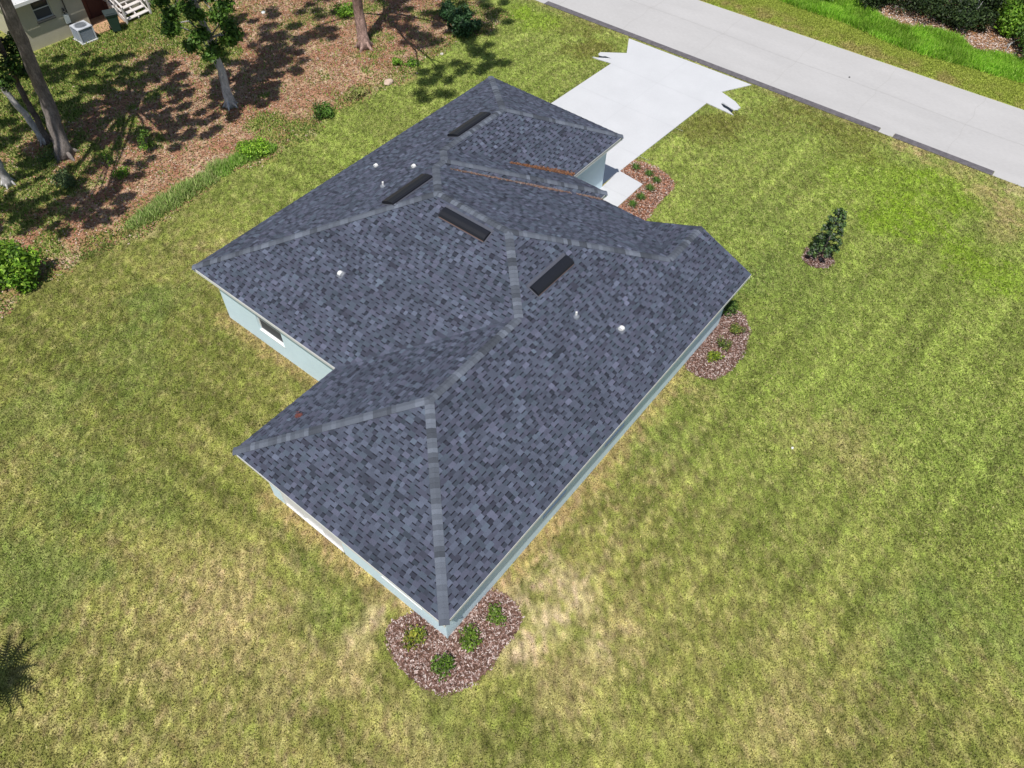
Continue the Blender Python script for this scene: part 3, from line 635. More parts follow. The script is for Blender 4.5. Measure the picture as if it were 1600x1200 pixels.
def limbs_to(top_pts, cen, r=.09):
    L = []
    for i, c in enumerate(cen):
        c = Vector(c); s_ = min(top_pts, key=lambda q: (Vector(q) - c).length + max(0, Vector(q).z - c.z) * 2); s_ = Vector(s_)
        m1 = s_.lerp(c, .5) + Vector((random.uniform(-.3, .3), random.uniform(-.3, .3), random.uniform(.1, .5))); L.append(([s_, m1, c], r, .02))
    return L
# T1 big leaning grey trunk, its crown above the frame throws the dappled shade
b1 = g(103, 243); t1 = [b1, g(75, 165, 2.3), g(45, 90, 4.6), g(15, 20, 6.6), g(-35, -90, 9.2), g(-80, -190, 11.5)]
sh1 = [(215, 165), (260, 215), (230, 235), (180, 240), (285, 130), (150, 120), (185, 95), (215, 95), (20, 320), (60, 345), (140, 350), (60, 200), (95, 175), (130, 150), (170, 140), (205, 125), (240, 118), (120, 205), (160, 190), (40, 240), (75, 275), (30, 300), (110, 300), (25, 345), (70, 330), (130, 330), (165, 300), (155, 325), (80, 120), (110, 100), (20, 170), (150, 215), (200, 165), (10, 215), (60, 235)]
cen1 = [caster(x, y, random.uniform(9.5, 12.5)) for x, y in sh1]
tree(b1, t1, [.35, .30, .28, .26, .24, .2], bark, 'thick grey leaning trunk, largest of the cluster at the left edge of the photo', 'tree', limbs_to(t1[4:], cen1, .12),
     (42000, *split(cen1, 7, .85, .2, .46), .12, G1c), 'tall trees of the left neighbour', 'oak_tree', 1)
b2 = g(72, 224); t2 = [b2, g(40, 180, 1.4), g(8, 142, 2.7), g(-30, 90, 4.4), g(-90, 10, 7)]
cen2 = [g(-25, 60, 5), g(-60, 100, 5), g(-100, 30, 6.5), g(-150, 80, 6.5)]
tree(b2, t2, [.17, .15, .13, .1, .07], palebark, 'slender pale trunk leaning left beside the thick grey one', 'tree', limbs_to(t2[2:], cen2, .05),
     (1800, cen2, [(.7, .7, .5)] * 4, .1, G1c), 'tall trees of the left neighbour', 'oak_tree', 2)
b3 = g(80, 226); t3 = [b3, g(50, 172, 1.7), g(27, 130, 3.0), g(5, 80, 4.6), g(-30, 0, 7)]
cen3 = [g(12, 100, 4.2), g(30, 85, 4.2), g(8, 128, 3.9), g(38, 112, 3.9), g(3, 70, 4.6), g(22, 62, 4.8), g(-20, 110, 4.5), g(-60, 0, 7)]
tree(b3, t3, [.15, .13, .12, .1, .06], darkbark, 'dark thin trunk with a leafy crown directly behind the pale leaning one', 'tree', limbs_to(t3[1:], cen3, .04),
     (2600, cen3, [(.45, .45, .35)] * 8, .09, G3c + G1c), 'tall trees of the left neighbour', 'oak_tree', 3)
b3b = g(14, 288); t3b = [b3b, g(-4, 255, 1.2), g(-30, 215, 2.8), g(-70, 150, 5)]
cen3b = [caster(20, 380, 5.5) + Vector((-2.5, 0, 0)), Vector(g(-100, 120, 5.5))]
tree(b3b, t3b, [.2, .17, .15, .1], palebark, 'pale trunk foot cut off by the left edge of the photo', 'tree', limbs_to(t3b[2:], cen3b[1:], .05), (600, cen3b[1:], [(.8, .8, .6)], .1, G1c), 'tall trees of the left neighbour', 'oak_tree', 4)
# T4 tree with pale trunk and leafy crown in the frame
b4 = g(361, 166); t4 = [b4, g(345, 108, 1.9), g(327, 60, 3.4), g(305, 5, 5.1), g(285, -60, 7), g(265, -150, 9.2)]
cpx = [(258, 20, 4.8), (275, 45, 4.6), (300, 25, 5.3), (250, 0, 5.5), (340, 25, 4.9), (322, 85, 3.4), (352, 62, 3.8), (338, 78, 3.2), (300, 70, 3.9), (355, 40, 4.3), (285, 10, 5.4), (318, 50, 4.2), (325, -10, 5.6), (280, -25, 6), (240, -25, 6.3), (345, -40, 6.3), (300, -60, 7), (345, 10, 5.3), (262, 38, 4.5), (365, 55, 4.1)]
cen4 = [Vector(g(*q)) + Vector((random.uniform(-.2, .2), random.uniform(-.2, .2), 0)) for q in cpx] + [caster(x, y, random.uniform(10, 11.5)) for x, y in ((300, 165), (340, 180), (385, 100), (400, 130), (370, 30), (420, 60), (250, 150), (300, 205), (430, 100), (270, 190), (390, 155), (235, 200), (350, 135), (410, 155), (440, 75), (330, 110))]
tree(b4, t4, [.23, .19, .17, .15, .12, .08], palebark, 'pale barked tree with a leafy green crown standing alone on the leaf litter', 'tree', limbs_to(t4[2:], cen4, .045),
     (27000, cen4[:len(cpx)] + split(cen4[len(cpx):], 6, .7, .3, .5)[0], [(.46, .46, .33)] * len(cpx) + [(.42, .32, .25)] * 96, .11, G1c + [(.12, .22, .03)]), 'tall trees of the left neighbour', 'oak_tree', 5)
# T5 pine, trunk in the frame, limbs above it
b5 = g(570, 74); t5 = [b5, tuple(g(560, 20, 1.7)), tuple(b5 + np.array([-.05, .05, 4])), tuple(b5 + np.array([.0, .1, 8])), tuple(b5 + np.array([.1, 0, 12])), tuple(b5 + np.array([0, 0, 16]))]
def cst(L, z0, z1): return [caster(x, y, z0 + (z1 - z0) * i / (len(L) - 1)) for i, (x, y) in enumerate(L)]
pl = [([Vector(t5[3])] + cst([(608, 25), (630, 58), (650, 80), (655, 112)], 8.3, 9.4), .13, .03), ([Vector(t5[3])] + cst([(612, 20), (660, 30), (700, 40), (720, 62)], 8.6, 9.8), .12, .03),
      (cst([(630, 58), (672, 92), (690, 98), (735, 100)], 8.9, 9.9), .07, .02), (cst([(672, 92), (690, 115), (680, 135)], 9.2, 9.8), .04, .015), ([Vector(t5[3])] + cst([(600, 0), (660, -4), (740, 5), (775, 15)], 9, 10.5), .1, .03),
      ([Vector(t5[3])] + cst([(560, 20), (500, 40), (460, 60)], 8.8, 10), .1, .03), ([Vector(t5[4])] + cst([(640, -40), (700, -70)], 11, 12.5), .08, .02)]
pcp = [(752, 95), (738, 85), (768, 100), (780, 95), (765, 40), (755, 55), (775, 35), (693, 108), (700, 118), (678, 128), (684, 140), (648, 50), (658, 62), (636, 45), (672, 58), (700, 48), (780, 12), (760, 5), (745, 65), (612, 28), (622, 8), (600, 38), (640, 8), (664, 80), (672, 16), (460, 40), (480, 20), (440, 60), (450, 95), (500, 45), (425, 40), (410, 75), (470, 70), (690, 20), (720, 10), (650, -10), (400, 110), (380, 60), (520, 25), (490, 60), (430, 80), (465, 95), (415, 20)]
cenp = [caster(x, y, random.uniform(8.8, 10.2)) for x, y in pcp] + [Vector((b5[0] + random.uniform(-2.5, 2.5), b5[1] + random.uniform(-1, 4), random.uniform(12, 16))) for _ in range(10)]
def pine_crown():
    V, Fq, C = leaves(66000, split(cenp[:len(pcp)], 3, .55, .3, .5)[0] + cenp[len(pcp):], [(.52, .42, .3)] * (3 * len(pcp)) + [(1.0, 1.0, .6)] * 10, .16, [(.08, .14, .035), (.05, .10, .03), (.11, .18, .04)], aspect=.12); return V, Fq, C
tp = tree(b5, t5, [.33, .27, .24, .21, .17, .08], pinebark, 'reddish brown pine trunk at the top edge of the photo above the house', 'tree', pl, None, 'tall trees of the left neighbour', 'pine_tree', 6)
V, Fq, C = pine_crown(); V -= np.array([b5[0], b5[1], 0]); link('crown', npmesh('crown', V, Fq, C), leafm, tp)
# palm-like tree outside the left edge; only its shadow tips reach the lawn
tb = caster(-75, 1060, 0); t = thing('palm_tree', (tb.x - 1.2, tb.y - .6, 0), 'palm standing past the left edge, only its frond shadow shows on the lawn', 'tree')
hub = caster(-4, 1060, 2.2); inv = Vector((tb.x - 1.2, tb.y - .6, 0)); B_ = MB(); B_.tube([Vector((0, 0, 0)), (hub - inv) * .5 + Vector((0, 0, .1)), hub - inv], [.13, .11, .09], 10); B_.build('trunk', bark, t, smooth=True)
B_ = MB()
for k in range(17):
    an = -1.5 + k * .38 + random.uniform(-.08, .08); L = random.uniform(1.05, 1.45); d = Vector((math.cos(an), math.sin(an), 0)); s_ = Vector((-d.y, d.x, 0)); P0 = hub - inv
    for j in range(16):
        f = j / 16; q = P0 + d * L * f + Vector((0, 0, .35 * f - .75 * f * f)); wd = .30 * math.sin(math.pi * min(.95, f + .15)) + .02
        for sg in (-1, 1): B_.poly([q, q + d * .075, q + s_ * sg * wd + d * .16 - Vector((0, 0, .05))], (.08, .15, .03))
B_.build('frond', leafm, t, colors=True)

def shrub(px, py, rx, rz, n_, size, cols, label, cat='shrub', group=None, name='shrub', m=None, cz=None, base=None, k=5, aspect=.5, shell=.2):
    b_ = base if base is not None else g(px, py); t = thing(name, (b_[0], b_[1], 0), label, cat, group)
    big = rx > .95; k = k * 3 if big else k
    cen = [Vector((0, 0, cz or rz * .9))] + [Vector((rx * q_ * math.cos(a_), rx * q_ * math.sin(a_), (cz or rz) * random.uniform(.35, 1.3) * (1.15 - .4 * q_))) for a_, q_ in [(i * 2.4 + random.random(), random.uniform(.2, .85) if big else .55) for i in range(k)]]
    foliage('foliage', t, n_, cen, [(rx * (.36 if big else .6) * v_, rx * (.36 if big else .6) * v_, rz * (.4 if big else .55) * v_) for v_ in [random.uniform(.65, 1.2) for _ in cen]], size, cols, m, zmin=.02, aspect=aspect, shell=shell)
    B_ = MB()
    for c in cen: B_.tube([Vector((0, 0, -.03)), c * .5 + Vector((0, 0, .05)), c], [.02 + rx * .02, .015 + rx * .01, .006], 6)
    B_.build('stem', bark, t); return t
# planted shrubs
shrub(645, 1002, .40, .34, 560, .045, [(.30, .34, .04), (.16, .24, .03), (.38, .36, .06), (.12, .16, .03)], 'yellowish shrub left of the nearest house corner in the mulch', group='shrubs in the mulch beds', k=6)
shrub(692, 1045, .35, .32, 520, .045, [(.12, .22, .03), (.18, .30, .04), (.08, .14, .02)], 'green shrub at the front tip of the nearest mulch bed', group='shrubs in the mulch beds', k=6)
shrub(735, 1003, .36, .34, 520, .045, [(.14, .24, .03), (.20, .30, .04), (.09, .15, .02)], 'green shrub just right of the nearest house corner', group='shrubs in the mulch beds', k=6)
shrub(776, 967, .32, .34, 460, .042, [(.15, .25, .03), (.20, .30, .05), (.09, .15, .02)], 'narrow green shrub at the right end of the nearest mulch bed', group='shrubs in the mulch beds', k=5)
shrub(1137, 487, .36, .4, 600, .05, [(.05, .10, .02), (.08, .15, .03), (.12, .2, .04)], 'dark green shrub tucked under the front eave corner on the right', group='shrubs in the mulch beds', k=6)
shrub(1151, 520, .34, .25, 380, .042, [(.22, .27, .05), (.30, .32, .08), (.12, .18, .03)], 'pale olive shrub at the outer edge of the right side mulch bed', group='shrubs in the mulch beds')
shrub(1130, 543, .32, .25, 380, .042, [(.14, .2, .04), (.24, .26, .06), (.08, .13, .03)], 'dull green shrub in the middle of the right side mulch bed', group='shrubs in the mulch beds')
shrub(1117, 562, .30, .24, 380, .042, [(.30, .36, .03), (.22, .3, .03), (.12, .2, .02)], 'bright yellow green shrub nearest the camera in the right side bed', group='shrubs in the mulch beds')
# strap leaved tufts in the front bed
def tuft(px, py, label):
    b_ = g(px, py); t = thing('tufted_plant', (b_[0], b_[1], .03), label, 'plant', 'grassy tufts in the front mulch bed'); B_ = MB()
    for k in range(70):
        an = random.uniform(0, 6.28); L = random.uniform(.2, .34); d = Vector((math.cos(an), math.sin(an), 0)); s_ = Vector((-d.y, d.x, 0)) * .011; h = random.uniform(.15, .32); c = random.choice([(.05, .12, .02), (.09, .19, .03), (.14, .25, .05)])
        P = [Vector((0, 0, 0)) + d * .02, d * L * .45 + Vector((0, 0, h * .8)), d * L + Vector((0, 0, h * random.uniform(.3, .9)))]
        B_.poly([P[0] - s_, P[0] + s_, P[1] + s_, P[1] - s_], c); B_.poly([P[1] - s_, P[1] + s_, P[2]], c)
    B_.build('leaf_blades', leafm, t, colors=True)
for q, l in (((993, 265), 'grassy tuft nearest the driveway in the front bed'), ((1014, 275), 'second grassy tuft from the driveway in the front bed'), ((1025, 285), 'grassy tuft in the outer bend of the front bed'),
             ((1015, 298), 'grassy tuft level with the outer end of the front walkway'), ((1001, 311), 'second grassy tuft from the roof edge in the front bed'), ((988, 323), 'grassy tuft nearest the roof edge in the front bed')): tuft(*q, l)
# young magnolia on the lawn
t = thing('young_tree', (mg[0], mg[1], 0), 'young dark leaved tree standing alone on the right lawn', 'tree')
B_ = MB(); B_.tube([(0, 0, -.05), (.02, 0, 1.0), (-.02, .03, 1.9), (0, 0, 2.45)], [.04, .03, .02, .008], 8)
cen = [(0, 0, 2.45), (.12, .05, 2.2), (-.2, .12, 2.05), (.25, -.1, 1.95), (-.05, -.2, 1.7), (.1, .25, 1.6), (-.25, .05, 1.45), (.35, -.25, 1.25), (-.15, .3, 1.15), (.1, -.1, 1.1), (.3, .1, .8), (-.3, .15, .75), (0, -.35, .65), (.25, -.3, .45), (-.4, .35, .5), (-.1, .1, .4), (-.5, .15, .35), (.1, .4, .5)]
for c in cen: B_.tube([(0, 0, c[2] * .8), (c[0] * .6, c[1] * .6, c[2] * .9), c], [.012, .009, .004], 5)
B_.build('trunk', bark, t, smooth=True)
for i in range(34):
    z_ = .3 + 2.1 * i / 33; rr_ = (.66 * (1 - z_ / 2.9) + .06) * random.uniform(.5, 1.15); a_ = i * 2.4 + random.random(); cen.append((rr_ * math.cos(a_), rr_ * math.sin(a_), z_ + random.uniform(-.08, .08)))
foliage('crown', t, 2000, cen, [(.15, .15, .11)] * len(cen), .07, [(.035, .07, .025), (.06, .11, .04), (.09, .15, .05), (.14, .17, .12), (.12, .2, .05)], glossleaf, up=.8)
# wild shrubs and weeds along the lot line
shrub(24, 436, 1.3, 1.35, 8000, .09, G5c + G2c + [(.05, .11, .015)], 'large bright green bush at the left edge between litter and lawn', 'bush', name='bush', cz=1.0, k=9)
shrub(505, 182, .55, .42, 1100, .06, G1c, 'round green bush on the lot line left of the garage roof', 'bush', name='bush', k=6)
shrub(556, 150, .55, .28, 500, .06, [(.33, .36, .10), (.25, .30, .07), (.42, .38, .16)], 'pale straggly yellow green weed clump beside the lot line', 'weeds', name='weed_clump')
shrub(725, 52, 1.0, .8, 3800, .085, G4c + [(.03, .07, .02)], 'dark green shrub behind the garage corner of the roof', 'bush', name='bush', cz=.85, k=7)
shrub(700, 30, .6, .7, 1500, .085, G4c, 'spiky green shrub touching the back of the dark one', 'bush', name='bush', cz=.6, k=5)
shrub(542, 26, .7, .4, 900, .07, G2c, 'low light green bush left of the pine trunk', 'bush', name='bush', k=5)
shrub(622, 100, .35, .2, 350, .06, G2c, 'small fresh green weed on the pink litter', 'weeds', name='weed_clump')
shrub(645, 102, .4, .2, 350, .06, G1c + G2c, 'larger weed right of the small one on the pink litter', 'weeds', name='weed_clump')
shrub(190, 274, .42, .18, 500, .05, G2c, 'low bright green weed patch lying on brown litter', 'weeds', name='weed_clump', k=6)
shrub(172, 258, .2, .45, 160, .055, G2c, 'tiny upright seedling with bright leaves', 'seedling', name='seedling', cz=.5)
sdl = shrub(234, 238, .34, .3, 420, .08, G1c + G2c, 'leafy sapling on the sunlit litter in front of the trees', 'sapling', name='sapling', cz=1.0, aspect=.3)
shrub(105, 290, .5, .5, 700, .06, [(.10, .16, .06), (.14, .2, .08)], 'greyish green shrub in the shade below the thick trunk', 'bush', name='bush')
shrub(85, 245, .8, .25, 700, .06, [(.16, .22, .05), (.1, .16, .04)], 'loose low weeds around the feet of the tree cluster', 'weeds', name='weed_clump')

# grass-like tall weeds
def blades(x, y, h, wd, cols, z=0.0, lean=.5):
    n_ = len(x); a_ = rng.uniform(0, 2 * np.pi, n_); l = rng.uniform(.1, 1, n_) * lean * h; b_ = rng.uniform(0, 2 * np.pi, n_)
    P = np.stack([x, y, np.full(n_, z) if np.isscalar(z) else z], 1); e = np.stack([np.cos(a_), np.sin(a_), np.zeros(n_)], 1) * (wd * rng.uniform(.6, 1.4, n_))[:, None] / 2
    tip = P + np.stack([np.cos(b_) * l, np.sin(b_) * l, h], 1)
    V = np.stack([P - e, P + e, tip], 1).reshape(-1, 3); return V, np.arange(3 * n_).reshape(n_, 3), cols
grassm = mat('grass_blade', None, .7, .2, attr='col', trans=.25)
def in_grass(x, y):
    ok = ~inpoly(x, y, footprint) & ~inpoly(x, y, drive) & ~inpoly(x, y, walk)
    for P in (bedA, bedB, bedC, ring): ok &= ~inpoly(x, y, P)
    ok &= ~((x > rn(y) - .40 + .06 * (vnoise(y, y * 0, 3, 77) - .5)) & (x < rf(y) + .02 + .14 * (vnoise(y, y * 0, 1.5, 78) - .6)))
    ok &= ~((wd_in(x, y)))
    return ok
def wd_in(x, y): return (x > x3 - o_ - .1) & (x < x4) & (y > yb) & (y < yc + o_)
# visible ground outline, a little larger than the frame
VIS = g2([(-60, 1260), (1660, 1260), (1660, -20), (-60, -20)])
def scatter(n_, x0, x1, y0, y1):
    x = rng.uniform(x0, x1, n_); y = rng.uniform(y0, y1, n_); k = inpoly(x, y, VIS); return x[k], y[k]
x, y = scatter(1750000, -10.5, 35, -21, 24); 
dist = np.sqrt((x - CAM[0]) ** 2 + (y - CAM[1]) ** 2 + CAM[2] ** 2)
k = (rng.random(len(x)) < np.clip((30 / dist) ** 1.6, .3, 1)) & in_grass(x, y) & (y < lawn_y(x) + np.where(x > 30.5, 10, 0) + rng.normal(0, .12, len(x))); x, y = x[k], y[k]
bare = np.zeros(len(x))
for px, py, r, kk, s in patches:
    if kk == 't': q = g(px, py); bare = np.maximum(bare, s * (1 - sstep(.2, 1.2, np.hypot(x - q[0], y - q[1]) / r)))
k = rng.random(len(x)) > bare * .8; x, y = x[k], y[k]
lc = lawn_col(x, y); n_ = len(x); kind = rng.random(n_)
lc = np.where((kind < .15)[:, None], lc * A3(.42, .46, .42), lc); lc = np.where((kind > .86)[:, None], lc * .55 + A3(.52, .44, .24) * .5, lc)
lc = lc * rng.uniform(.5, 1.6, (n_, 1)) * 1.1
V, Fq, C = blades(x, y, rng.uniform(.025, .065, n_), np.where(x > 12, .05, .036), lc, lean=1.1)
tag(link('lawn_grass', npmesh('lawn_grass', V, Fq, np.clip(C, 0, .9)), grassm), 'mown lawn grass mottled green and straw around the house', 'grass', kind='stuff')
# verge over the road
x, y = scatter(150000, 40, 45.5, -14, 24); k = (x > rf(y) + .05) & (x < 45.6 + 1.2 * (fbm(x, y, 1.2, 221) - .5)); x, y = x[k], y[k]
V, Fq, C = blades(x, y, rng.uniform(.03, .09, len(x)), .06, far_col(x, y) * rng.uniform(.7, 1.35, (len(x), 1)), lean=.9)
tag(link('verge_grass', npmesh('verge_grass', V, Fq, C), grassm), 'strip of mown grass on the far side of the street', 'grass', kind='stuff')
lo = [(1215, -2), (1262, 16), (1320, 34), (1380, 62), (1440, 84), (1500, 100), (1560, 118), (1640, 140)]; hi = [(1640, 105), (1600, 98), (1560, 86), (1520, 80), (1490, 58), (1455, 46), (1420, 50), (1380, 34), (1345, 10), (1325, -5)]
WP = g2(lo + hi); x, y = scatter(420000, 40, 56, -10, 16); dW = seg_dist(x, y, WP); k = inpoly(x, y, WP) | (dW < .3 * rng.random(len(x)) ** 2); x, y = x[k], y[k]
hh = .12 + .42 * fbm(x, y, 1.3, 301, 3) * rng.uniform(.4, 1, len(x)); gg_ = np.array([(.24, .50, .03), (.34, .60, .05), (.17, .36, .03), (.42, .62, .10)])[rng.integers(0, 4, len(x))] * (.7 + .6 * vnoise(x, y, 1.1, 5))[:, None]
V, Fq, C = blades(x, y, hh, .06, gg_, lean=.9)
tag(link('roadside_weeds', npmesh('roadside_weeds', V, Fq, C), leafm), 'vivid green weeds growing in the ditch across the street', 'weeds', kind='stuff')
# woods floor: litter and ground weeds on the left lot
x, y = scatter(400000, -6, 34, 22, 47); k = (y > lawn_y(x) + rng.normal(0, .15, len(x))) & (x < 31) & (y < 39.3); x, y = x[k], y[k]
wc, gr = wood_col(x, y); isg = rng.random(len(x)) < gr * .95 + .09
xg_, yg_ = x[isg], y[isg]; gc_ = np.array([(.18, .27, .05), (.27, .38, .07), (.13, .19, .04), (.40, .44, .14)])[rng.integers(0, 4, isg.sum())]
V, Fq, C = blades(xg_, yg_, rng.uniform(.04, .16, len(xg_)), .075, gc_ * rng.uniform(.7, 1.2, (len(xg_), 1)), lean=1)
tag(link('ground_weeds', npmesh('ground_weeds', V, Fq, C), grassm), 'thin green grass and weeds growing through the leaf litter on the left lot', 'weeds', kind='stuff')
k = ~isg & (rng.random(len(x)) < .42); x, y = x[k], y[k]
me = litter_mesh('leaf_litter', np.stack([x, y, rng.uniform(.012, .04, len(x))], 1), 0, (.085, .045), [(.38, .19, .12), (.46, .28, .19), (.30, .135, .085), (.52, .40, .32), (.18, .085, .055), (.42, .22, .14), (.30, .23, .11)], 0, '', '')
tag(link('leaf_litter', me, lm_), 'pinkish brown fallen leaves and needles under the trees on the left lot', 'leaf litter', kind='stuff')
x, y = scatter(60000, 44, 56, -10, 16); k = ~inpoly(x, y, WP) & (x > 44.5); x, y = x[k], y[k]
me = litter_mesh('leaf_litter', np.stack([x, y, rng.uniform(.012, .05, len(x))], 1), 0, (.12, .05), [(.42, .25, .16), (.60, .46, .38), (.25, .13, .08), (.7, .6, .55), (.40, .2, .08)], 0, '', '')
tag(link('leaf_litter', me, lm_), 'brown and pale dead leaves at the edge of the woods across the street', 'leaf litter', kind='stuff')
# tall grass clumps on the lot line
def tallgrass(pts, label, n_, cols, h0):
    x = []; y = []; hh = []
    for px, py, r, h in pts:
        q = g(px, py); m_ = int(n_ * r * r); a_ = rng.uniform(0, 6.283, m_); rr = r * np.sqrt(rng.random(m_)); x.append(q[0] + rr * np.cos(a_)); y.append(q[1] + rr * np.sin(a_) * .8); hh.append(h * (1 - .6 * (rr / r) ** 2) * rng.uniform(.5, 1.1, m_))
    x = np.concatenate(x); y = np.concatenate(y); hh = np.concatenate(hh); cx, cy = x.mean(), y.mean()
    V, Fq, C = blades(x - cx, y - cy, hh, .05, np.array(cols)[rng.integers(0, len(cols), len(x))] * rng.uniform(.6, 1.2, (len(x), 1)), lean=.9)
    o = link('tall_grass', npmesh('tall_grass', V, Fq, C), leafm); o.location = (cx, cy, 0); tag(o, label, 'grass clump', 'tall grass clumps on the lot line')
BG = [(.32, .58, .09), (.42, .64, .13), (.25, .45, .06), (.52, .62, .22)]
shrub(398, 238, .75, .42, 2000, .06, G5c, 'bright leafy weed bush rising from the tall grass on the lot line', 'bush', name='bush', k=7)
tallgrass([(395, 240, .75, .5), (372, 252, .6, .45), (418, 235, .5, .4), (350, 268, .5, .35)], 'bright green tall grass clump beside the lawn edge', 2300, BG, .5)
tallgrass([(320, 283, .75, .45), (290, 300, .8, .5), (262, 318, .8, .5), (235, 336, .75, .45), (213, 350, .5, .35), (340, 262, .6, .45)], 'long trailing band of blue green grass nearer the camera than the bright clump', 1300, [(.38, .54, .14), (.46, .60, .19), (.30, .44, .11), (.58, .60, .26)], .4)
tallgrass([(165, 388, .4, .18), (200, 365, .35, .15), (140, 400, .4, .15)], 'short olive grass clump next to the bare sandy patch', 1200, [(.22, .28, .07), (.30, .33, .10)], .2)

# bushes and small trees across the street
wb_ = [((46.9, 6.4), 1.1, 1.3, 'mass of grey green brush over the pale leaves across the street', G3c), ((48.2, 3.8), 1.5, 1.5, 'broad dark thicket behind the bare twig across the street', G3c), ((47.6, 1.2), 1.1, 1.2, 'dark bush above the rust coloured pine straw', G3c),
       ((49.8, .6), 1.5, 1.9, 'tall dark thicket in the back at the top right corner', G3c), ((48.9, -1.6), 1.2, 1.5, 'large leaved bright green bush at the top right edge', G2c), ((47.1, -3.4), 1.1, 1.3, 'glossy green bush lowest at the right edge beyond the weeds', G1c),
       ((50.6, 5.6), 1.6, 2.0, 'brush at the top edge of the photo right of the pale leaves', G3c), ((45.9, 9.3), 1.0, .9, 'scrubby olive bush on the top edge above the ditch weeds', G1c), ((52.0, 2.6), 1.8, 2.4, 'tallest grey green bush half cut by the top edge', G3c), ((50.5, -4.6), 1.6, 2.0, 'green bush cut by the right edge behind the glossy one', G1c)]
for (bx, by), r, h, l, cols in wb_:
    r *= 1.5; h *= 1.15
    shrub(0, 0, r, h, int(2300 * r * r), .10 if cols is G2c else .075, cols, l, 'bush', 'brush across the street', 'bush', cz=h * .75, base=(bx, by), k=8, shell=.3)
for i, (A_, B2, l) in enumerate((((1412, 14, .4), (1392, 12, .1), 'short pale dead twig lying at the brush edge'), ((1518, 38, .3), (1536, 2, 1.6), 'bare grey branch leaning out of the brush'), ((1590, 62, .2), (1570, 82, .1), 'yellowish stick on the pine straw at the right edge'))):
    a_ = Vector(g(*A_)); b_ = Vector(g(*B2)); t = MB(); inv = Vector((a_.x, a_.y, 0)); t.tube([a_ - inv, (a_.lerp(b_, .5) - inv) + Vector((.05, .1, .08)), b_ - inv], [.035, .028, .012], 6); t.tube([(a_.lerp(b_, .5) - inv) + Vector((.05, .1, .08)), b_ - inv + Vector((.3, .3, .1))], [.02, .008], 5)
    o = t.build('branch', palebark); o.location = inv; tag(o, l, 'branch')
# stones / litter bits
stm = mat('pale_stone', (.55, .5, .45), .9, var=.3, vscale=9, bump=.5)
def rock(px, py, s, label, m=stm):
    q = g(px, py); bm = bmesh.new(); bmesh.ops.create_icosphere(bm, subdivisions=2, radius=s)
    for v in bm.verts: v.co = Vector((v.co.x * 1.2, v.co.y, v.co.z * .55)) * random.uniform(.85, 1.15)
    me = bpy.data.meshes.new('stone'); bm.to_mesh(me); bm.free(); o = link('stone', me, m); o.location = (q[0], q[1], s * .3); tag(o, label, 'stone')
rock(607, 130, .24, 'pale rounded mound of exposed sand on the lot line left of the garage', mat('exposed_sand', (.55, .42, .33), .9, var=.2, vscale=6)); rock(690, 85, .10, 'pale rock beside the tree shadow behind the garage'); rock(412, 20, .12, 'white lump on the litter at the top of the photo', white)  # the first lump stands for a bare sandy spot, not a stone
rock(1238, 700, .045, 'tiny white pebble lying in the right lawn', white)
b_ = MB(); q = g(1327, 121); b_.poly([(q[0] + .08 * math.cos(a_) * random.uniform(.7, 1.2), q[1] + .05 * math.sin(a_), .018) for a_ in np.linspace(0, 6.28, 12)[:-1]]); tag(b_.build('road_stain', mat('stain', (.05, .05, .05), .8)), kind='structure')

# ------------------------------------------------------------------ neighbour's house, top left
cream = mat('cream_stucco', (.50, .46, .36), .9, .15, var=.06, vscale=2, fine=.06, fscale=30, bump=.3)
nb = thing('neighbour_house', (10.45, 39.55, 0), 'cream stucco house cut by the top left corner of the photo', 'house', rz=-.04)
WB2 = wb; wb = MB(); wops = [(.98, 1.92, 1.33, 2.42)]
M_ = wall((0, 0), (3.62, 0), wops, 2.62); wall((3.62, 0), (3.62, .9), (), 2.62); wall((5.55, .9), (5.55, 0), (), 2.62); wall((5.55, 0), (11, 0), (), 2.62); wall((0, 7.5), (0, 0), (), 2.62); wall((11, 0), (11, 7.5), (), 2.62); wall((11, 7.5), (0, 7.5), (), 2.62)
wb.build('wall', cream, nb)
wn = window(M_, *wops[0], parent=nb, fr=mat('grey_frame', (.55, .56, .58), .5), gl=glassm, sill=False)
b_ = MB(); b_.box(.94, .002, 1.19, 1.96, .05, 1.32, Matrix.Scale(-1, 4, (0, 1, 0))); b_.build('sill', mat('grey_sill', (.16, .15, .14), .9), nb)
brown = mat('brown_boards', (.16, .065, .05), .75, .3, var=.3, vscale=8, stretch=(8, 8, 1))
b_ = MB(); b_.box(3.63, .88, 0, 5.54, .94, 2.62); bd = b_.build('recessed_wall', brown, nb)
b_ = MB(); b_.box(4.15, .84, .1, 5.05, .878, 2.15); bdo = b_.build('door', mat('brown_door', (.10, .04, .035), .6), nb); b_ = MB(); b_.box(4.3, .82, 1.15, 4.9, .838, 2.05); b_.build('door_window', mat('pale_glass', (.45, .5, .48), .2, .6), bdo)
b_ = MB(); b_.box(3.1, -.95, 0, 5.5, .85, .07); b_.build('porch_slab', mat('orange_pad', (.50, .30, .18), .9, var=.15, vscale=3), nb)
rm2 = mat('pale_metal_roof', (.62, .62, .62), .5, .4, var=.05)
b_ = MB(); E1 = [(-.35, -.35, 2.62), (11.3, -.35, 2.62), (11.3, 3.75, 4.3), (-.35, 3.75, 4.3)]; b_.poly(E1); b_.poly([(-.35, 7.85, 2.62), (-.35, 3.75, 4.3), (11.3, 3.75, 4.3), (11.3, 7.85, 2.62)])
b_.poly([(0, 0, 2.62), (0, 3.75, 4.15), (0, 7.5, 2.62)]); b_.poly([(11, 0, 2.62), (11, 7.5, 2.62), (11, 3.75, 4.15)])
